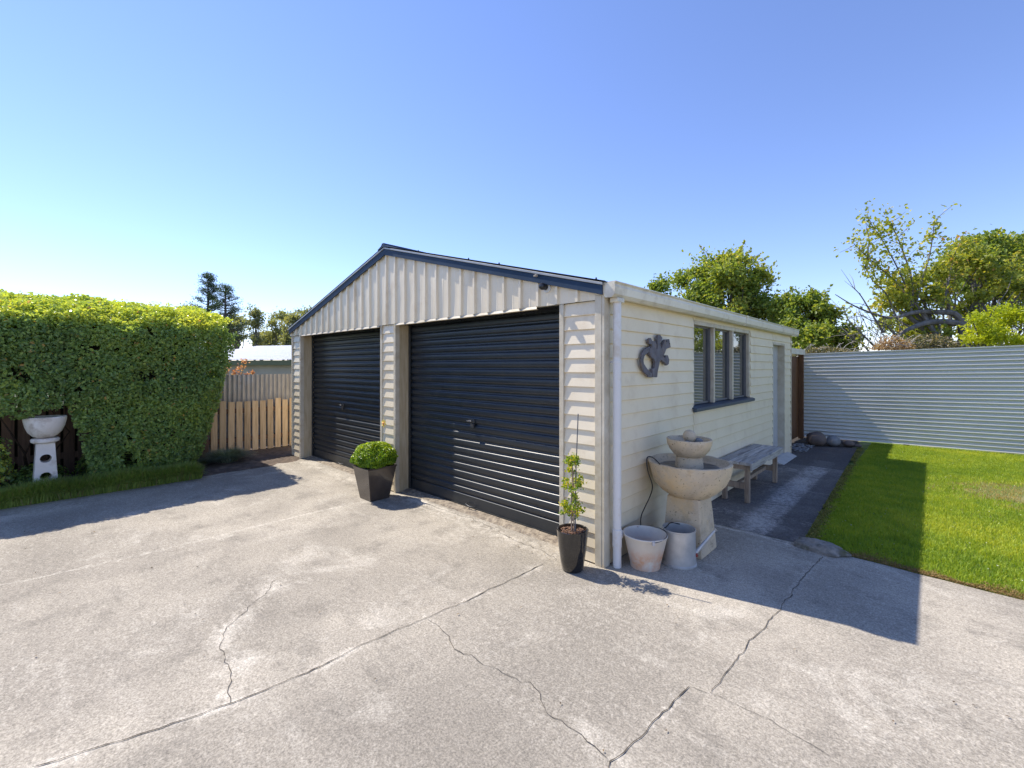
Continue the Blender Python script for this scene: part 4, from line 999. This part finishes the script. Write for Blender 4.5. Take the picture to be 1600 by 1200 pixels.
def end_leaves(n, dep):
    x = -8.0+rng.random(n)*1.8; z = .05+rng.random(n)*2.45
    y = yend(z)-.02-dep*rng.random(n); P_ = np.stack([x,y,z], 1); P_[:,1] += .06*vnoise(P_, 2, 4)+.03*vnoise(P_, 6, 4)
    zt = np.interp(-x, -HEP[5:,0], HEP[5:,1]); keep = z < zt-.02
    return P_[keep], np.tile([.2,1.,.1], (keep.sum(),1))
def lower_gap(P_):
    """True where foliage exists: the left half of the hedge only starts about a metre up"""
    x, y, z = P_.T; zb = 1.03-np.clip((y+2.86)/.26, 0, 1)*1.05
    zb = zb+.06*np.exp(-((y+3.15)/.2)**2)+.20*vnoise(np.stack([x*0, y, z*0], 1), 2.3, 7)+.08*vnoise(P_, 7, 3)
    hole = np.exp(-(((y+2.62)/.22)**2+((z-1.83)/.10)**2)) + .8*np.exp(-(((y+2.75)/.15)**2+((z-1.30)/.12)**2)) + .9*np.exp(-(((y+1.75)/.10)**2+((z-1.78)/.05)**2))
    nh = vnoise(P_, 3.4, 19)
    return (z > zb) & (hole < .75+.4*nh) & (nh > -.43)
A1, N1 = hedge_leaves(135000, -.02, .10); A2, N2 = hedge_leaves(45000, .08, .26); A3, N3 = end_leaves(16000, .2)
P_ = np.concatenate([A1,A2,A3]); NN = np.concatenate([N1,N2,N3]); k = lower_gap(P_); P_, NN = P_[k], NN[k]
nz_ = vnoise(P_, 1.3, 2); fresh_sunlit = np.clip((P_[:,2]-2.10-.06*vnoise(P_, 4, 33))/.12, 0, 1)  # top leaves lighter: new growth plus sunlight through them painted into the tint
T_ = np.clip(.30+.22*nz_+rng.normal(size=len(P_))*.13+fresh_sunlit*.38+.06*(P_[:,1] > -2.3)*(P_[:,2] < 1.2), 0, .92)
old = rng.random(len(P_)) < .012; T_[old] = 1.0
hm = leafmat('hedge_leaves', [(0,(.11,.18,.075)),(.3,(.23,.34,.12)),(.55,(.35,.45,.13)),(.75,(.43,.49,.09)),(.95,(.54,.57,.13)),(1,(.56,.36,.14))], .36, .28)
HG = thing('hedge', (-6.9,-3.5,0), 'large clipped green hedge with a sunlit rounded top', 'hedge')
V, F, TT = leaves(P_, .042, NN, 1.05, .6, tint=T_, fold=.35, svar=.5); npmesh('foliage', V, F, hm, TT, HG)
# sprigs sticking out of the top
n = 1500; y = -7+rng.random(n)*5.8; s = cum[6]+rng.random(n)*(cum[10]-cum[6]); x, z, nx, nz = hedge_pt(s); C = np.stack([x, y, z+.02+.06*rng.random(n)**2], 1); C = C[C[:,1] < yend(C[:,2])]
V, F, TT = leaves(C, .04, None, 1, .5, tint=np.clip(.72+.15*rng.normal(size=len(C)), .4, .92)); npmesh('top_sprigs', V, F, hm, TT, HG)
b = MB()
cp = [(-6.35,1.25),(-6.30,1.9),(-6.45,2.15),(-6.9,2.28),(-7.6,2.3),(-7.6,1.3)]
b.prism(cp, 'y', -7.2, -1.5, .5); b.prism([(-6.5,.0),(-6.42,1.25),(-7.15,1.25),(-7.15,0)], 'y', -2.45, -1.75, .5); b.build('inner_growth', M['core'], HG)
b = MB()
for i in range(26):
    y = random.uniform(-4.6,-1.6); x = random.uniform(-7.0,-6.75); z0 = random.uniform(.0,.2)
    q = [(x+.1,y,z0)]; zz = z0
    for k in range(4): q.append((q[-1][0]+random.uniform(-.05,.12), q[-1][1]+random.uniform(-.18,.18), q[-1][2]+random.uniform(.28,.42)))
    b.tube(q, [.014,.011,.008,.006,.004], 5)
b.build('branches', M['twig'], HG)

# low leafy shrubs at hedge foot
def leafy_shrub(name, c, r, n, m, label, cat, size=.04, group=None):
    t = thing(name, (c[0],c[1],0), label, cat, group)
    C, dn = shell_pts(n, (0,0,0), (1,1,1), .35); lump = 1+.35*vnoise(C, 1.6, c[0]*3); C = C*lump[:,None]*np.array(r)+np.array(c); C[:,2] = np.maximum(C[:,2], .02)
    V, F, TT = leaves(C, size, dn+np.array([0,0,.6]), .8, .6); npmesh('foliage', V, F, m, TT, t)
    b = MB()
    for i in range(10):
        a = random.random()*6.28; b.tube([(c[0],c[1],.0),(c[0]+math.cos(a)*r[0]*.3,c[1]+math.sin(a)*r[1]*.3,c[2]*.7),(c[0]+math.cos(a)*r[0]*.8,c[1]+math.sin(a)*r[1]*.8,c[2]+r[2]*.4)], [.008,.005,.003], 5)
    b.build('stems', M['twig'], t); return t
dm = leafmat('dark_shrub_leaves', [(0,(.06,.11,.035)),(.5,(.13,.21,.05)),(.85,(.23,.32,.07)),(1,(.34,.40,.09))], .25, .45)
leafy_shrub('low_shrub', (-6.30,-3.62,.42), (.34,.30,.44), 2600, hm, 'upright green shrub left of the bird bath at the frame edge', 'shrub', .05)
leafy_shrub('low_shrub', (-6.42,-3.10,.16), (.25,.28,.20), 1500, dm, 'low dark ground shrub at the foot of the bird bath', 'shrub')
leafy_shrub('low_shrub', (-6.55,-2.45,.20), (.28,.34,.20), 1900, dm, 'low dark leafy shrub right of the bird bath below the dark palings', 'shrub')

# strappy border and tussocks
def tuft(name, c, r, h, n, m, label, cat, group=None, arch=.9):
    t = thing(name, (c[0],c[1],0), label, cat, group)
    a = rng.random(n)*6.283; rr_ = np.sqrt(rng.random(n))*r*.45; L_ = h*(.7+.5*rng.random(n))
    X = c[0]+np.cos(a)*rr_; Y = c[1]+np.sin(a)*rr_; dx = np.cos(a+rng.normal(size=n)*.5); dy = np.sin(a+rng.normal(size=n)*.5)
    px_, py_ = -dy, dx; wd = .0035; q = [0,.35,.7,1.0]; rows = []
    for t_ in q:
        out = r*(t_**1.6)*(.4+.7*(rr_/(r*.45)))*arch; up = L_*(t_-.42*t_**2.4*(.4+rr_/(r*.45)))
        cx2, cy2 = X+dx*out, Y+dy*out; ww = wd*(1-t_*.8)
        rows.append(np.stack([cx2-px_*ww, cy2-py_*ww, up], 1)); rows.append(np.stack([cx2+px_*ww, cy2+py_*ww, up], 1))
    V = np.stack(rows, 1).reshape(-1,3); i = np.arange(n)[:,None]*8
    F = np.concatenate([i+np.array([[0,1,3,2]]), i+np.array([[2,3,5,4]]), i+np.array([[4,5,7,6]])])
    npmesh('leaves', V, F, m, np.repeat(rng.random(n), 8), t); return t
fm = leafmat('grey_tussock_leaves', [(0,(.10,.13,.09)),(.6,(.22,.27,.19)),(1,(.36,.40,.31))], .25, .6)
tuft('grass_tussock', (-6.58,-.98), .30, .30, 2400, fm, 'grey green tussock in front of the pale palings', 'tussock')
tuft('grass_tussock', (-6.55,-1.38), .20, .17, 700, fm, 'shaded small tussock between the hedge foot and the grey green tussock', 'tussock')
bm_ = leafmat('border_leaves', [(0,(.13,.19,.05)),(.45,(.25,.34,.08)),(.8,(.38,.43,.12)),(.92,(.30,.26,.12)),(1,(.42,.36,.2))], .3, .5)
n = 30000; y = -7+rng.random(n)*5.48; x0 = -5.93+rng.random(n)*.30; side = rng.normal(size=n)*.5+((x0+5.78)/.15)*.7
yend_ = np.clip((-1.5-y)/.12, 0, 1)
L2 = (.20+.07*rng.random(n))*(.6+.4*yend_)*(1+.18*vnoise(np.stack([x0,y,y*0],1), 3.0, 1))
dx = side; dy = rng.normal(size=n)*.7; nrmv = np.maximum(np.hypot(dx,dy), .2); dx, dy = dx/nrmv, dy/nrmv; rows = []
for t_ in (0,.4,.75,1.0):
    out = .10*t_**1.7*(.5+np.abs(side)); up = L2*(t_-.38*t_**2.6*np.clip(np.abs(side), 0, 1.2)); ww = .0045*(1-t_*.75)
    cx2, cy2 = x0+dx*out, y+dy*out; rows.append(np.stack([cx2+dy*ww, cy2-dx*ww, up], 1)); rows.append(np.stack([cx2-dy*ww, cy2+dx*ww, up], 1))
V = np.stack(rows, 1).reshape(-1,3); i = np.arange(n)[:,None]*8
F = np.concatenate([i+np.array([[0,1,3,2]]), i+np.array([[2,3,5,4]]), i+np.array([[4,5,7,6]])])
T_ = np.clip(.35+.25*vnoise(np.stack([x0,y,y*0],1), 2, 8)+rng.normal(size=n)*.16, 0, .88); dk = rng.random(n) < .07; T_[dk] = .95
tag(npmesh('border_grass', V, F, bm_, np.repeat(T_, 8)), 'low strappy dark green border along the driveway in front of the hedge', 'border planting', kind='stuff')

# bird bath
bbx, bby = -6.12, -3.055
BB = thing('bird_bath', (bbx,bby,0), 'white stone bird bath with two round holes in its tapered pedestal', 'bird bath')
hb, ht, hz_ = .155, .105, .70
# pedestal: front and back plates pierced by two round holes, joined by hole walls
def pierced(h0, h1, H_, c, holes, ang):
    b = MB(); n = 32
    def P3(u, v, w_):   # u across, v up, w depth; rotated by ang
        X, Y = u*math.cos(ang)-w_*math.sin(ang), u*math.sin(ang)+w_*math.cos(ang); return (c[0]+X, c[1]+Y, v)
    hw = lambda z: h0+(h1-h0)*z/H_
    cuts = [0]+[ (holes[i][0]+holes[i+1][0])/2 for i in range(len(holes)-1)]+[H_]
    for sgn in (-1, 1):
        for hi, (zc, r_) in enumerate(holes):
            za, zb = cuts[hi], cuts[hi+1]; outer = []; inn = []
            for k in range(n):
                a = 2*math.pi*k/n+math.pi/4; inn.append((r_*math.cos(a), zc+r_*math.sin(a)))
                dx, dz = math.cos(a), math.sin(a); m_ = max(abs(dx), abs(dz)); u_, v_ = dx/m_, dz/m_
                z_ = za+(v_+1)/2*(zb-za); outer.append((u_*hw(z_), z_))
            vs = [P3(u_, v_, sgn*hw(v_)) for u_, v_ in outer]+[P3(u_, v_, sgn*hw(v_)) for u_, v_ in inn]
            b.add(vs, [(k, (k+1)%n, n+(k+1)%n, n+k) for k in range(n)], .5)
            if sgn == 1:
                v1 = [P3(u_, v_, hw(v_)) for u_, v_ in inn]; v2 = [P3(u_, v_, -hw(v_)) for u_, v_ in inn]
                b.add(v1+v2, [(k, (k+1)%n, n+(k+1)%n, n+k) for k in range(n)], .5)
        b.add([P3(sgn*h0, 0, -h0), P3(sgn*h0, 0, h0), P3(sgn*h1, H_, h1), P3(sgn*h1, H_, -h1)], [(0,1,2,3)], .5)
    b.add([P3(-h1,H_,-h1),P3(h1,H_,-h1),P3(h1,H_,h1),P3(-h1,H_,h1)], [(0,1,2,3)], .5)
    return b
pierced(.112,.080,.64,(bbx,bby),[(.235,.052),(.455,.052)],R(-86)).build('pedestal', M['stone'], BB)
b = MB(); b.lathe([(.0001,.6405),(.10,.6405),(.125,.658),(.130,.684),(.122,.700),(.08,.705),(.0001,.705)], (bbx,bby,0), 48, .02); b.build('collar', M['stone'], BB)
b = MB(); b.lathe([(.0001,.706),(.06,.708),(.108,.728),(.150,.780),(.176,.845),(.191,.920),(.194,.960),(.188,.968),(.176,.958),(.155,.90),(.11,.85),(.0001,.83)], (bbx,bby,0), 64, .02); b.build('bowl', M['stone'], BB)
b = MB(); b.lathe([(.0001,.925),(.163,.925)], (bbx,bby,0), 40); b.build('water', mw, BB)

# ------------------------------------------------------------ neighbour's building
q0, q1 = at(270,0,17.5)[:2], at(560,0,15.2)[:2]; dv = (q1-q0)/np.linalg.norm(q1-q0); nv = np.array([dv[1], -dv[0]]); 
if nv@(CAM[:2]-q0) < 0: nv = -nv
NB = thing('neighbour_shed', (*((q0+q1)/2), 0), 'long neighbouring building with a bright white roof beyond the left fence', 'building')
def slab(mb, o0, o1, z0, z1, off0, off1=None, zz0=None, zz1=None):
    pass
def q3(s, off, z): p = q0+(q1-q0)*s-nv*off; return (p[0], p[1], z)
b = MB(); b.add([q3(0,.3,-.5),q3(1,.3,-.5),q3(1,.3,1.70),q3(0,.3,1.70),q3(0,4,-.5),q3(1,4,-.5),q3(1,4,1.7),q3(0,4,1.7)], [(0,1,2,3),(4,7,6,5),(0,3,7,4),(1,5,6,2)]); b.build('wall', M['nwall'], NB)
b = MB(); b.add([q3(0,.0,1.62),q3(1,.0,1.62),q3(1,.0,1.80),q3(0,.0,1.80),q3(0,.29,1.62),q3(1,.29,1.62)], [(0,1,2,3),(0,4,5,1)]); b.build('gutter', M['olive'], NB)
ns = 1400; ss = np.linspace(-.02, 1.02, ns); wv = .012*np.cos(np.arange(ns)*2*math.pi/10)
V = np.array([q3(s, -.05, 1.825+w_) for s, w_ in zip(ss, wv)]+[q3(s, 4.2, 2.56+w_) for s, w_ in zip(ss, wv)]); i = np.arange(ns-1)
npmesh('roof', V, np.stack([i, i+1, ns+i+1, ns+i], 1), M['whiteroof'], None, NB, True)

# ------------------------------------------------------------ TREES
def curve_pts(a, b, bend, n=6, droop=0):
    a = np.array(a, float); b = np.array(b, float); L = np.linalg.norm(b-a); o = rng.normal(size=3)*bend*L; out = []
    for i in range(n+1):
        t = i/n; out.append(a+(b-a)*t+o*math.sin(math.pi*t)+np.array([0,0,-droop*L*math.sin(math.pi*t)])+rng.normal(size=3)*bend*.25*L*(0 < i < n)*.3)
    return out
def tree(name, base_p, label, cat, blobs, leafm, barkm, nclus=40, nleaf=300, lsize=.09, trunk_r=.16, group=None, crad=.38, tintb=.5, fork=.45, extra=None, asp=.6, up=.5):
    """blobs: list of (centre, radii, weight). clumps of leaves inside each blob; limbs reach every clump"""
    t = thing(name, tuple(base_p), label, cat, group); bp = np.array(base_p, float)
    cen = np.mean([b_[0] for b_ in blobs], axis=0); top = bp+(cen-bp)*fork
    tb_ = MB(); tb_.tube(curve_pts(bp-np.array([0,0,.2]), top, .05, 6), list(np.linspace(trunk_r, trunk_r*.7, 7)), 10)
    parts = []; wsum = sum(b_[2] for b_ in blobs)
    for c, r, wt in blobs:
        c = np.array(c, float); r = np.array(r, float)
        root = bp+(cen-bp)*random.uniform(fork*.6, fork); limb = curve_pts(root, c-np.array([0,0,r[2]*.35]), .08, 6)
        tb_.tube(limb, list(np.linspace(trunk_r*.5, trunk_r*.16, 7)), 7)
        k = max(3, int(nclus*wt/wsum))
        for _ in range(max(2, k//3) if lsize < .15 else 0):
            dd = unit(rng.normal(size=(1,3)))[0]; dd[2] = abs(dd[2])*.9+.15; a_ = c+dd*r*.85; e_s = c+dd*r*random.uniform(1.12,1.42)+np.array([0,0,crad*random.uniform(.1,.7)])
            tb_.tube([a_, (a_+e_s)/2+rng.normal(size=3)*.03, e_s], [trunk_r*.05,trunk_r*.035,trunk_r*.015], 4, False)
            m_ = random.randint(16, 38); f_ = rng.random((m_,1)); Q_ = a_+(e_s-a_)*f_+rng.normal(size=(m_,3))*crad*.2*(1.15-f_)
            parts.append(leaves(Q_, lsize*.9, np.tile([0,0,up], (m_,1)), 1, asp, tint=np.clip(tintb+.12+rng.normal(size=m_)*.14, 0, 1)))
        for _ in range(k):
            dd = unit(rng.normal(size=(1,3)))[0]; q = c+dd*r*(random.random()**.42)
            s_ = limb[random.randint(2,6)]; tw = curve_pts(s_, q, .10, 4); tb_.tube(tw, list(np.linspace(trunk_r*.12, trunk_r*.035, 5)), 4, False)
            m_ = int(nleaf*random.uniform(.55,1.3)); cr = crad*random.uniform(.6,1.25)
            P_ = q+rng.normal(size=(m_,3))*cr*.52*np.array([1,1,.8])
            tt = np.clip(tintb+random.uniform(-.17,.17)+rng.normal(size=m_)*.14, 0, 1)
            parts.append(leaves(P_, lsize, np.tile([0,0,up], (m_,1)), 1, asp, tint=tt))
    if extra: extra(tb_, parts)
    tb_.build('trunk', barkm, t, fixn=False)
    V, F, TT = merge(parts); npmesh('crown', V, F, leafm, TT, t); return t
lmA = leafmat('broadleaf_tree_leaves', [(0,(.09,.15,.04)),(.35,(.17,.245,.055)),(.65,(.27,.32,.07)),(.88,(.43,.39,.09)),(1,(.50,.30,.10))], .42, .45)
lmC = leafmat('old_tree_leaves', [(0,(.08,.125,.03)),(.4,(.18,.23,.05)),(.7,(.30,.335,.06)),(.93,(.46,.41,.08)),(1,(.46,.24,.10))], .42, .45)
lmL = leafmat('lime_shrub_leaves', [(0,(.17,.24,.02)),(.5,(.34,.40,.025)),(1,(.50,.52,.04))], .48, .45)
def gbase(px, dep, z=-.06): p = at(px, 0, dep); return (p[0], p[1], z)
def B(px, py, dep, rx, rz, w_=1): return (at(px, py, dep), (rx, rx, rz), w_)
tree('broadleaf_tree', gbase(1135, 15), 'rounded green tree behind the garage roof, above the window', 'tree',
     [B(1128,435,15,1.1,.75,3), B(1168,455,15,.75,.7,2), B(1085,470,15,.75,.5,1.6), B(1095,425,15.3,.45,.4,.7), B(1145,412,15,.55,.4,1), B(1190,430,14.8,.35,.3,.5), B(1068,435,15.2,.25,.25,.3), B(1190,490,14.6,.6,.6,1.4), B(1130,490,15,1.2,.5,2), B(1029,450,15.4,.22,.22,.3)],
     lmA, M['bark'], 105, 230, .105, .16, crad=.33)
tree('broadleaf_tree', gbase(1270, 13.2), 'smaller bushy green tree between the garage end and the bare branched tree', 'tree',
     [B(1262,490,13.2,.75,.55,2), B(1230,505,13.2,.5,.5,1.2), B(1298,515,13.2,.55,.45,1.3), B(1262,530,13,1.2,.4,2), B(1250,470,13.3,.35,.25,.5), B(1222,475,13.4,.25,.2,.3), B(1325,540,13,.3,.3,.4)],
     lmA, M['bark'], 80, 210, .095, .12, crad=.27, tintb=.45)
# old tree with a horizontal limb and bare rising branches
def old_extra(tb_, parts):
    dp = 11.6
    def limb(px, r0, r1):
        pts = smooth([at(x, y, d_) for x, y, d_ in px], 5); tb_.tube(pts, list(np.linspace(r0, r1, len(pts))), 8); return pts
    limb([(1506,506,dp),(1490,490,dp),(1468,488,dp),(1440,487,dp),(1420,490,dp-.2),(1395,497,dp-.3),(1370,492,dp-.4),(1335,478,dp-.5),(1305,460,dp-.5)], .085, .008)
    limb([(1508,508,dp),(1480,503,dp),(1450,504,dp-.1),(1425,512,dp-.3),(1405,523,dp-.4),(1388,540,dp-.5)], .09, .03)
    limb([(1506,560,dp),(1508,530,dp),(1506,506,dp)], .16, .12)
    up_ = [[(1425,490,dp),(1418,455,dp),(1398,410,dp),(1375,370,dp),(1357,345,dp)], [(1422,470,dp),(1400,440,dp),(1370,415,dp),(1348,395,dp),(1330,376,dp)],
           [(1430,480,dp),(1440,440,dp),(1452,400,dp),(1458,365,dp),(1460,345,dp)], [(1400,495,dp),(1385,460,dp),(1365,440,dp),(1352,420,dp)],
           [(1380,520,dp-.4),(1362,490,dp-.4),(1345,462,dp-.4),(1332,448,dp-.4)], [(1370,545,dp-.5),(1345,520,dp-.5),(1325,500,dp-.5),(1318,480,dp-.5)],
           [(1426,480,dp),(1425,440,dp),(1410,390,dp),(1393,352,dp),(1386,348,dp)], [(1470,488,dp),(1480,450,dp),(1486,420,dp),(1492,395,dp)],
           [(1365,560,dp-.5),(1350,540,dp-.5),(1335,530,dp-.5),(1320,522,dp-.5)], [(1352,420,dp),(1356,395,dp),(1358,372,dp)],
           [(1400,523,dp-.4),(1380,505,dp-.4),(1360,500,dp-.4),(1340,490,dp-.4)]]
    for u_ in up_:
        pts = limb(u_, .026, .005); leafy = u_[0][2] == dp
        for p in pts[4:]:
            if leafy or random.random() < .15:
                m_ = random.randint(4, 16); parts.append(leaves(p+rng.normal(size=(m_,3))*.10, .085, np.tile([0,0,.5], (m_,1)), 1, .65, tint=np.clip(.62+rng.normal(size=m_)*.15, 0, 1)))
            if random.random() < .6:
                e = p+rng.normal(size=3)*np.array([.25,.25,.2])+np.array([0,0,.12]); tb_.tube([p, (p+e)/2+rng.normal(size=3)*.02, e], [.009,.006,.003], 4, False)
                if leafy:
                    m_ = random.randint(6, 18); parts.append(leaves(e+rng.normal(size=(m_,3))*.09, .085, np.tile([0,0,.5], (m_,1)), 1, .65, tint=np.clip(.62+rng.normal(size=m_)*.15, 0, 1)))
    # bare fine twigs above the fence
    for i in range(60):
        a = at(random.uniform(1325,1420), random.uniform(500,550), dp-.5); e = a+np.array([random.uniform(-.4,.1), random.uniform(-.2,.2), random.uniform(.1,.55)])
        tb_.tube([a, (a+e)/2+rng.normal(size=3)*.05, e], [.008,.006,.003], 4, False)
tree('old_fruit_tree', gbase(1506, 11.6), 'old tree with a dark horizontal limb and bare rising branches over the iron fence', 'tree',
     [B(1400,440,12,.35,.4,.6), B(1425,505,12.6,.9,.35,1.6), B(1500,400,12.5,.5,.5,1.2), B(1470,520,12.8,1.0,.35,1.6), B(1440,455,11.8,.5,.5,1.1), B(1480,430,12,.55,.5,1.4), B(1415,470,11.8,.4,.35,.8), B(1535,430,12.3,.7,.6,2), B(1455,530,12,.9,.28,1.3), B(1390,470,11.8,.3,.25,.4), B(1520,480,12.2,.8,.4,1.3), B(1590,450,12.3,.6,.6,1.4)],
     lmC, M['bark_pale'], 135, 105, .095, .17, crad=.25, extra=old_extra, tintb=.58)
tree('tall_dense_tree', gbase(1560, 17), 'taller dense olive tree at the right edge behind the old tree', 'tree',
     [B(1530,405,17,.9,.7,2), B(1575,410,17,1.0,.8,2.4), B(1620,420,16.8,1.0,.8,2), B(1555,450,17,1.2,1,2.5), B(1600,480,17,1.2,1,2), B(1500,440,17,.6,.6,1.2), B(1525,388,17,.35,.25,.4), B(1590,385,17,.4,.3,.5)],
     lmA, M['bark'], 100, 230, .125, .12, crad=.42, tintb=.45)
tree('lime_shrub', gbase(1585, 9.6), 'bright lime green shrub leaning over the right end of the iron fence', 'shrub',
     [B(1555,515,9.2,.42,.16,1.4), B(1600,500,9.2,.45,.20,1.6), B(1520,500,9.2,.22,.10,.6), B(1575,488,9.3,.28,.10,.6), B(1640,500,9,.5,.26,1.4), B(1535,528,9.2,.3,.08,.8), B(1585,532,9.0,.35,.08,.8)],
     lmL, M['bark'], 56, 150, .055, .05, crad=.15, asp=.5)
# dry creeper on fence top, grey-green scrub behind
vm = leafmat('dry_creeper_leaves', [(0,(.22,.13,.06)),(.5,(.38,.24,.12)),(1,(.50,.38,.22))], .25, .8)
def creeper(px0, px1, py, dep, n, m, name, label, hh=.18, size=.05):
    t = thing(name, tuple(at((px0+px1)/2, HY, dep)[:2])+(0,), label, 'creeper'); C = []; b = MB()
    for i in range(n):
        px = random.uniform(px0, px1); c = at(px, py, dep); f = 1-abs((px-(px0+px1)/2)/((px1-px0)/2))**2; C.append(c+np.array([rng.normal()*.05, rng.normal()*.12, random.random()**1.3*hh*(.3+f)-.12]))
    for i in range(40):
        a = at(random.uniform(px0,px1), py+6, dep); e = a+np.array([random.uniform(-.3,.3), random.uniform(-.1,.1), random.uniform(.0,.30)]); b.tube(smooth([a,(a+e)/2+np.array([0,0,.06]),e],3), .004, 4, False)
    for i in range(6):
        a = at(px0+(px1-px0)*i/5, py+15, dep); b.tube([(a[0],a[1],-.05),(a[0]+.05,a[1],.8),tuple(a)], .008, 4, False)
    b.build('stems', M['bench'], t, fixn=False); C = np.array(C); V, F, TT = leaves(C, size, None, 1, .5); npmesh('foliage', V, F, m, TT, t)
creeper(1368, 1424, 538, 9.9, 900, vm, 'dry_creeper', 'orange dry creeper heaped on the iron fence below the bare branches', .24)
sm_ = leafmat('scrub_leaves', [(0,(.08,.09,.05)),(.5,(.16,.16,.09)),(.8,(.30,.25,.14)),(1,(.38,.33,.22))], .25, .8)
creeper(1240, 1345, 548, 10.4, 1500, sm_, 'dry_creeper', 'straw coloured scrub along the fence top beside the garage gutter', .16, .055)
creeper(1400, 1500, 540, 10.3, 1500, sm_, 'dry_creeper', 'grey green scrub behind the fence under the dark limb', .30, .06)

creeper(1500, 1640, 545, 10.6, 1500, sm_, 'dry_creeper', 'olive scrub filling the gap under the lime shrub above the fence', .34, .06)
# red-leaved shrub behind old iron fence
rm_ = leafmat('red_shrub_leaves', [(0,(.36,.13,.08)),(.6,(.52,.27,.17)),(1,(.60,.42,.28))], .3, .6)
q = at(378,578,9.3); t = thing('red_shrub', (q[0],q[1],0), 'coral red leaved shrub showing over the old iron fence', 'shrub'); parts = []; b = MB()
for px, py, s_ in ((352,565,.12),(356,578,.10),(376,574,.10),(382,564,.07),(372,582,.09),(395,582,.05),(350,585,.12),(388,585,.06),(366,584,.06)):
    c = at(px, py, 9.3); parts.append(leaves(c+rng.normal(size=(38,3))*s_*.42, .035, None, 1, .7)); b.tube(curve_pts((q[0],q[1],0), c, .05, 5), [.012,.01,.008,.006,.004,.003], 5)
b.build('stems', M['twig'], t); V, F, TT = merge(parts); npmesh('foliage', V, F, rm_, TT, t)

# far pines
pm = leafmat('pine_needles', [(0,(.03,.06,.045)),(.5,(.055,.10,.06)),(.85,(.11,.16,.08)),(1,(.18,.22,.11))], .25, .6)
def pine(px, pyt, pyb, dep, wpx, label, seed):
    random.seed(seed); bx_ = gbase(px, dep); top = at(px, pyt, dep); t = thing('pine_tree', bx_, label, 'tree', 'pines on the skyline'); b = MB()
    b.tube([bx_, ((bx_[0]+top[0])/2+.1,(bx_[1]+top[1])/2,(top[2])/2), tuple(top)], [.35,.22,.04], 7); parts = []
    H_ = top[2]; zmin = at(px, pyb, dep)[2]; wr = wpx/FPX*dep
    for i in range(54):
        f = (i+random.random()*.7)/54; z = zmin+(H_-zmin)*f; L_ = wr*(1-f)**.65*random.uniform(.45,1.1)+.25; a = random.random()*6.28
        s_ = np.array([bx_[0],bx_[1],z-.4*L_*.3]); e = np.array([bx_[0]+math.cos(a)*L_, bx_[1]+math.sin(a)*L_, z+L_*random.uniform(.1,.45)])
        b.tube([s_, (s_+e)/2+np.array([0,0,-.1*L_]), e], [.07,.05,.02], 4, False)
        for k in range(5):
            c = s_+(e-s_)*(.45+.58*k/5); m_ = 22; cr = .28*(.8+.5*random.random())
            parts.append(leaves(c+rng.normal(size=(m_,3))*np.array([cr,cr,cr*.55]), .26, None, 1, .2, tint=np.clip(.4+rng.normal(size=m_)*.22, 0, 1)))
    b.build('trunk', M['bark'], t, fixn=False); V, F, TT = merge(parts); npmesh('crown', V, F, pm, TT, t)
pine(325, 428, 500, 62, 27, 'taller open pine on the left skyline', 3)
pine(352, 445, 535, 60, 40, 'broader dark pine right beside the taller pine', 5)
# far gum trees
gm = leafmat('gum_leaves', [(0,(.13,.16,.10)),(.5,(.21,.24,.13)),(.85,(.32,.31,.17)),(1,(.42,.33,.19))], .4, .6)
gums = [(361,500,'low gum tree tucked behind the lower branches of the dark pine'),(300,478,'gum tree crown just showing over the hedge left of the pines'),(372,490,'gum tree directly right of the dark pine'),(397,480,'rust tinged gum tree, second from the dark pine'),(424,496,'low gum tree in the dip of the row'),
        (443,482,'round topped gum tree near the middle of the row'),(463,488,'slim gum tree between two rounder crowns'),(482,478,'tall gum tree nearest the garage roof'),(410,515,'short gum tree in front of the row, above the white roof'),(455,518,'short leafy gum tree above the white roof, nearest the garage'),(505,490,'gum tree partly hidden by the garage roof slope')]
for gi, (px, py, lab) in enumerate(gums):
    random.seed(40+gi); dep = 78+gi % 3*4
    bl = []
    for k in range(9):
        f = random.random()**.8; x_ = px+random.uniform(-13,13)*(.6+.5*f); y_ = py+6+(545-py)*(1-f)*.8; bl.append(B(x_, y_, dep, random.uniform(.7,1.5), random.uniform(.5,.9), 1))
    bl.append(B(px, py+6, dep, 1.5, .7, 1.6)); bl.append(B(px-7, py+12, dep, 1.2, .6, 1)); bl.append(B(px+8, py+12, dep, 1.2, .6, 1))
    tree('gum_tree', gbase(px, dep), lab, 'tree', bl, gm, M['bark_pale'], 30, 44, .42, .22, group='gum trees on the skyline', crad=.85, asp=.45, up=.2)
